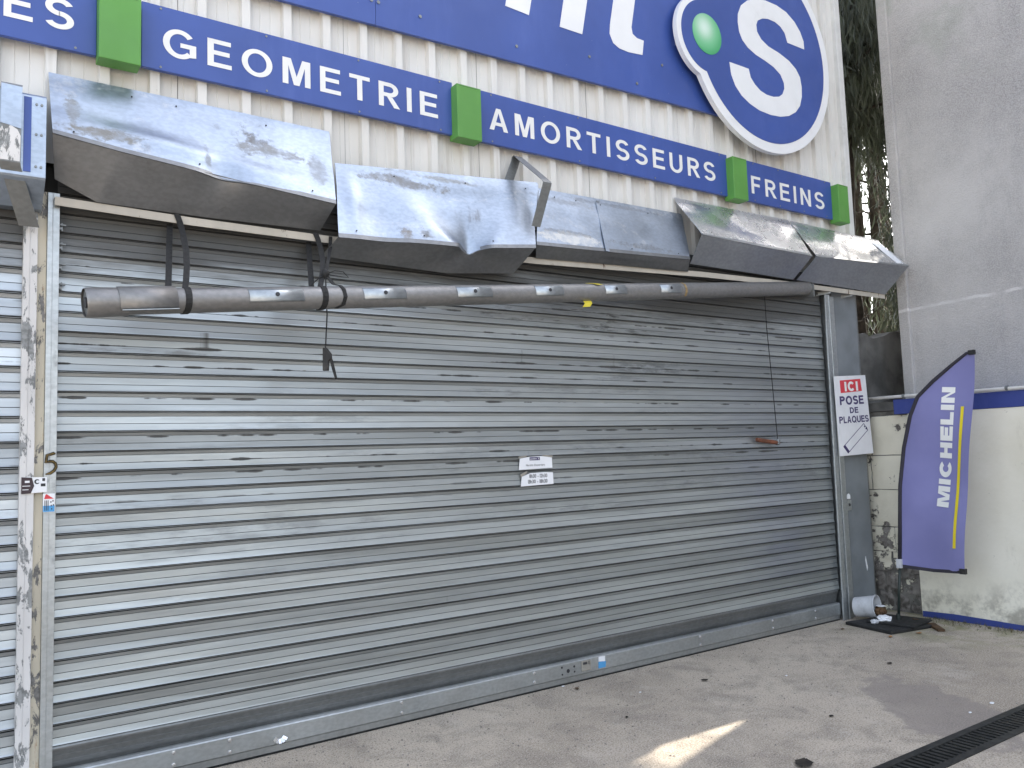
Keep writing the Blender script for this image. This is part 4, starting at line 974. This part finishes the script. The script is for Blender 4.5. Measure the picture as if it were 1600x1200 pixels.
mb = MB(); mb.box(7.04, 7.07, -1.335, -1.285, 2.335, 2.372); mb.build('tip_tab', M['rubber'], fl)
# lettering reads upwards: u runs up the flag, v runs towards the pole
def ff(u, v):
    y = -1.012 - (u-1.05)*.128 + v; z = u + v*.10; return (fx(y, z)-.004, y, z)
cap_word('MICHELIN', fl, M['letter'], lambda u, v, d: (ff(u, v)[0]-d, *ff(u, v)[1:]), 1.055, 2.075, 0.0, .103, .30, .11, .0)
mb = MB()
P = [(-1.043-.121*(z-.715)-.0, z) for z in [.715+1.194*k/10 for k in range(11)]]
V = []; F = []
for y, z in P: V += [(fx(y+.013, z)-.0045, y+.013, z), (fx(y-.013, z)-.0045, y-.013, z)]
for k in range(10): F.append((2*k, 2*k+1, 2*k+3, 2*k+2))
mesh('yellow_line', V, F, M['yellow'], fl)
# base: two stacked black slabs
bs = thing('flag_base', 'black rubber base slabs under the flag pole', 'flag base', (6.95, -.48, 0))
def slab(c, sx, sy, rot, z0, z1, nm, par, m):
    R_ = Matrix.Rotation(math.radians(rot), 3, 'Z'); mb = MB()
    P = [Vector((a*sx/2, b*sy/2, 0)) for a, b in ((-1,-1),(1,-1),(1,1),(-1,1))]
    mb.hexa([tuple(R_ @ p + Vector((c[0], c[1], z0))) for p in P] + [tuple(R_ @ p + Vector((c[0], c[1], z1))) for p in P]); return bevel(mb.build(nm, m, par), .006)
slab((6.93, -.46), .50, .50, -10, .0, .028, 'slab', bs, M['rubber'])
slab((7.04, -.50), .38, .42, 8, .0285, .05, 'slab', bs, M['rubber'])
mb = MB(); mb.tube([(7.05, -.491, .05), (7.05, -.491, .10)], .018, 10); mb.build('socket', M['pole'], bs)
mb = MB(); sx = [(7.2, -.66), (7.02, -.86), (7.06, -.9), (7.26, -.70)]
mb.hexa([(x, y, .003) for x, y in sx]+[(x, y, .022) for x, y in sx]); tag(mb.build('broken_slat', M['leaf_dead']), 'broken reddish board piece lying right of the flag base', 'board')
# bucket lying on its side
bu = thing('bucket', 'dirty white bucket lying on its side at the column foot', 'bucket', (6.99, -.17, .03))
ax = Vector((.22, -.95, .10)).normalized(); c0 = Vector((6.985, -.115, .118))
n = 28; prof = [(0, .082), (.004, .088), (.10, .094), (.185, .102), (.19, .107), (.20, .107), (.20, .101), (.19, .098), (.012, .083)]
o = lathe('shell', c0, ax, prof, n, M['bucket'], bu); o.modifiers.new('e', 'EDGE_SPLIT')
mb = MB(); mb.tube([c0+ax*.06, c0+ax*.064], .0865, n); mb.build('inner_disc', M['rubber'], bu)  # black disc set across the inside of the bucket
# crumpled paper
def crumple(name, c, r, m, seed, sq=(1, 1, .6)):
    bm = bmesh.new(); bmesh.ops.create_icosphere(bm, subdivisions=3, radius=1)
    for v in bm.verts:
        d = 1 + .38*noise.noise(v.co*2.1+Vector((seed, 0, 0))) + .22*noise.noise(v.co*5+Vector((seed, 4, 0)))
        v.co = Vector((v.co.x*sq[0], v.co.y*sq[1], v.co.z*sq[2]))*r*d + Vector(c)
    me = bpy.data.meshes.new(name); bm.to_mesh(me); bm.free(); return link(name, me, m)
tag(crumple('paper_ball', (6.93, -.43, .060), .055, M['paper'], 3, (1.2, 1, .62)), 'crumpled white paper on the black flag base', 'paper')
tag(crumple('paper_ball', (6.83, -.40, .047), .032, M['bucket'], 9, (1.3, 1, .6)), 'smaller greyish paper wad left of the crumpled white paper', 'paper')
mb = MB(); mb.prism(arcp(7.07, -.315, .04, 0, 330, 11), lambda u, v, d: (u, v, d), .140, .144); o = mb.build('cup_lid', M['paper'])
tag(o, 'small white lid resting on debris beside the bucket mouth', 'lid')
tag(crumple('rag', (7.07, -.31, .095), .045, M['leaf_dead'], 21, (1.3, 1.1, 1.0)), 'brown rag of rubbish beside the bucket mouth', 'rubbish')

# ------------------------------------------------------------------ drain
dr = thing('drain_channel', 'long black slotted drain channel across the concrete yard', 'drain', (4.2, -2.33, 0))
mb = MB(); mb.box(1.0, 7.5, DY1-.046, DY1-.001, -.02, .004); mb.box(1.0, 7.5, DY0+.001, DY0+.046, -.02, .004); mb.build('frame', M['iron'], dr)
mb = MB(); mb.quad((1, DY0, -.14), (7.5, DY0, -.14), (7.5, DY1, -.14), (1, DY1, -.14)); mb.quad((1, DY0+.03, -.14), (7.5, DY0+.03, -.14), (7.5, DY0+.03, -.02), (1, DY0+.03, -.02)); mb.quad((1, DY1-.03, -.14), (7.5, DY1-.03, -.14), (7.5, DY1-.03, -.02), (1, DY1-.03, -.02)); mb.build('trough', M['dark'], dr)
mb = MB(); mb.hexa([(-.010, DY0+.047, -.022), (.010, DY0+.047, -.022), (.010, DY1-.047, -.022), (-.010, DY1-.047, -.022), (-.011, DY0+.047, .0015), (.011, DY0+.047, .0015), (.011, DY1-.047, .0015), (-.011, DY1-.047, .0015)])
first = mb.build('bar', M['iron'], dr); bar_me = first.data
x = 3.3; first.location.x = x
while x < 7.44:
    x += .045
    o = link('bar', bar_me, None, dr); o.location = (x, 0, random.uniform(-.001, .0005))

# ------------------------------------------------------------------ litter
def leaf(label, x, y, s, rot, m, seed):
    V = []; F = []; n = 6; rn = random.Random(seed); s = s*(.95 if seed == 0 else .72)
    for i in range(n+1):
        t = i/n; w = math.sin(math.pi*min(1, t*.96+.02))**.8*.36*s*(1+rn.uniform(-.2, .2))
        for k in (-1, 0, 1): V.append(((t-.5)*s, k*w, .004 + .10*s*(t-.5)**2*2 + (.10*s*abs(k) if seed % 2 else .03*s*abs(k)) + rn.uniform(0, .01)*s*4))
    for i in range(n):
        for k in range(2): q = i*3+k; F.append((q, q+1, q+4, q+3))
    R_ = Matrix.Rotation(rot, 3, 'Z')
    o = mesh('dry_leaf', [tuple(R_ @ Vector(v)) for v in V], F, m, None, True); o.location = (x, y, 0)
    return tag(o, label, 'leaf', 'dry leaves on the ground')
LV = [('largest dark curled leaf, nearest the bottom edge of the picture', 3.649, -1.974, .13, .5, 'leaf_dark'), ('dark leaf near the middle of the shutter foot', 4.43, -.593, .075, -.3, 'leaf_dark'),
      ('small dark leaf left of the sunlit patch', 3.477, -.832, .04, .9, 'leaf_dark'), ('small dark leaf right of the sunlit patch', 4.408, -1.614, .05, .2, 'leaf_dark'),
      ('dark leaf midway between shutter and drain', 5.768, -1.169, .07, .1, 'leaf_dark'), ('brown leaf close to the shutter foot near the rail lock', 3.628, -.161, .06, 1.1, 'leaf_dead'),
      ('brown leaf beside the right end of the shutter foot', 6.531, -.273, .07, .4, 'leaf_dead'), ('orange leaf in front of the flag base', 6.55, -.71, .07, .2, 'leaf_orange'),
      ('yellowish leaf right of the flag base', 6.842, -.789, .08, -.3, 'leaf_orange'), ('red brown leaf lying on the flag base', 7.1, -.62, .08, 1.9, 'leaf_dead'),
      ('brown leaf left of the bucket', 6.74, -.33, .06, 2.4, 'leaf_dead'), ('dark leaf near the wall foot right of the flag', 7.1, -1.6, .07, .8, 'leaf_dark')]
for i, (lab, x, y, s_, r_, mm) in enumerate(LV):
    o = leaf(lab, x, y, s_, r_, M[mm], i)
    if 'lying on' in lab: o.location.z = .052
mb = MB(); rn = random.Random(3)
for (x, y, s_, lab) in ((5.35, -2.09, .018, 'largest white paper scrap, beside the drain at the right edge'), (5.081, -2.093, .012, 'second white paper scrap beside the drain, left of the largest'), (4.951, -.882, .011, 'tiny white scrap in the middle of the yard between leaf and flag base'), (3.596, -.045, .013, 'tiny white scrap right against the shutter foot'), (3.9, -.5, .010, 'tiny white scrap between shutter foot and sunlit patch')):
    o = crumple('paper_scrap', (x, y, s_*.35), s_*.6, M['paper'], x*7, (1.5, 1, .45)); tag(o, lab, 'paper', 'white scraps on the concrete')
rn = random.Random(11); V = []; F = []
for k in range(2600):
    x = rn.uniform(.6, 7.4); y = -abs(rn.gauss(0, .9))-.03
    if y < -3.2 or (DY0-.02 < y < DY1+.02): continue
    if x > 6.5 and rn.random() < .0: continue
    r = rn.choice((.003, .004, .004, .005, .008)); n = len(V); a = rn.uniform(0, 6.3)
    V += [(x+r*math.cos(a+i*2.094)*rn.uniform(.7, 1.4), y+r*math.sin(a+i*2.094)*rn.uniform(.7, 1.4), 0.0005) for i in range(3)] + [(x, y, r*rn.uniform(.6, 1))]
    F += [(n, n+1, n+3), (n+1, n+2, n+3), (n+2, n, n+3)]
tag(mesh('grit', V, F, M['grit']), 'loose pale grit scattered over the concrete yard', 'grit', kind='stuff')
# weeds at the foot of the wall
V = []; F = []
for k in range(700):
    y = rn.uniform(-2.6, -.5); x = 7.535 - abs(rn.gauss(0, .10)); h = rn.uniform(.008, .035); a = rn.uniform(0, 6.3); n = len(V); w = .003
    V += [(x-w*math.cos(a), y-w*math.sin(a), 0), (x+w*math.cos(a), y+w*math.sin(a), 0), (x+rn.uniform(-.02, .02), y+rn.uniform(-.02, .02), h)]; F.append((n, n+1, n+2))
tag(mesh('moss_and_weeds', V, F, M['foliage_dry']), 'short weeds and moss along the foot of the cream wall', 'weeds', kind='stuff')

# ------------------------------------------------------------------ trees behind the gap
BEAM0 = Vector((3.45, -1.44, 0))
def in_beam(p):
    t = (p.z)/SUN_DIR.z; q = p - SUN_DIR*t
    return (abs(q.y+1.40+(q.x-3.45)*-.05) < .20 and 3.02 < q.x < 3.95)
def tree(label, x, y, h, r, z0, nleaf, seed, droop=.32):
    rn = random.Random(seed)
    t = thing('tree', label, 'tree', (x, y, 0), 'trees behind the gap')
    mb = MB(); pts = [(x+.12*noise.noise((seed, k*.5, 0)), y+.12*noise.noise((seed, 5, k*.5)), h*k/8) for k in range(9)]
    mb.tube(pts, [.16*(1-k/9.5) for k in range(9)], 8); mb.build('trunk', M['bark'], t, True)
    mb = MB(); tips = []
    for k in range(46):
        z = z0-.4 + (h-z0+.2)*(k/46); a = k*2.4 + rn.uniform(-.4, .4); L = r*(1-.55*(z-z0)/(h-z0))*rn.uniform(.7, 1.15)
        p0 = Vector(along(pts, z/h)); d = Vector((math.cos(a), math.sin(a), rn.uniform(-.05, .35)))
        p1 = p0 + d*L*.55; p2 = p1 + Vector((d.x, d.y, -.3))*L*.5
        mb.tube([p0, p1, p2], [.035*(1-z/h)+.014, .013, .005], 5); tips.append((p0, p1, p2))
    mb.build('limb', M['bark'], t)
    V = []; F = []
    for k in range(nleaf):
        p0, p1, p2 = tips[rn.randrange(len(tips))]; s = rn.random()**.7
        c = (p0.lerp(p1, s*2) if s < .5 else p1.lerp(p2, s*2-1)) + Vector((rn.gauss(0, .14), rn.gauss(0, .14), rn.gauss(-.12, .22)))
        if in_beam(c) or in_beam(c+Vector((0, 0, -droop*.6))): continue
        ln = droop*rn.uniform(.4, 1.2); w = rn.uniform(.006, .018); a = rn.uniform(0, 6.3)
        e = c + Vector((rn.gauss(0, .06), rn.gauss(0, .06), -ln)); m_ = (c+e)/2 + Vector((rn.gauss(0, .02), rn.gauss(0, .02), 0)); wv = Vector((math.cos(a), math.sin(a), 0))*w
        n = len(V); V += [tuple(c), tuple(m_-wv), tuple(e), tuple(m_+wv)]; F.append((n, n+1, n+2, n+3))
    mesh('crown', V, F, M['foliage'], t)
tree('dark conifer nearest the gap with hanging foliage', 9.35, 1.15, 10.5, 1.15, 6.0, 24000, 1)
tree('dark conifer behind the nearest one, its trunk bare below', 11.3, 2.3, 11.5, 1.5, 7.0, 9000, 2)
tree('thin farther tree seen low in the gap by the wall', 12.6, 2.6, 10.0, 1.2, 7.4, 3000, 4)
tree('farthest tree behind the rear wall, left in the gap', 13.2, 3.9, 11.0, 1.8, 7.6, 4500, 6)
tree('slender half bare tree among the conifers, mostly twigs', 11.4, 2.05, 8.0, .7, 3.8, 420, 13, .16)
tree('low dark bushy conifer added behind the rear wall, mostly unseen, blocking low sun', 10.2, .60, 6.1, .60, 3.6, 15000, 8, .2)  # added mostly out of view, crown thickened to stop low sun
# bare twigs crossing the gap low down
for i, (P, r) in enumerate((([(8.0, .7, 2.9), (8.8, .75, 3.05), (9.6, .9, 3.35)], .012), ([(8.3, .9, 3.55), (8.9, .9, 3.5), (9.7, 1.0, 3.6)], .012))):
    mb = MB(); mb.tube(P, [r, r*.8, r*.4], 5); mb.tube([P[1], Vector(P[1])+Vector((.2, 0, .25))], [r*.6, r*.3], 5)
    tag(mb.build('twig', M['bark']), ('lower bare twig crossing the gap above the dark wall', 'upper bare twig crossing the gap beside the hood')[i], 'twig')
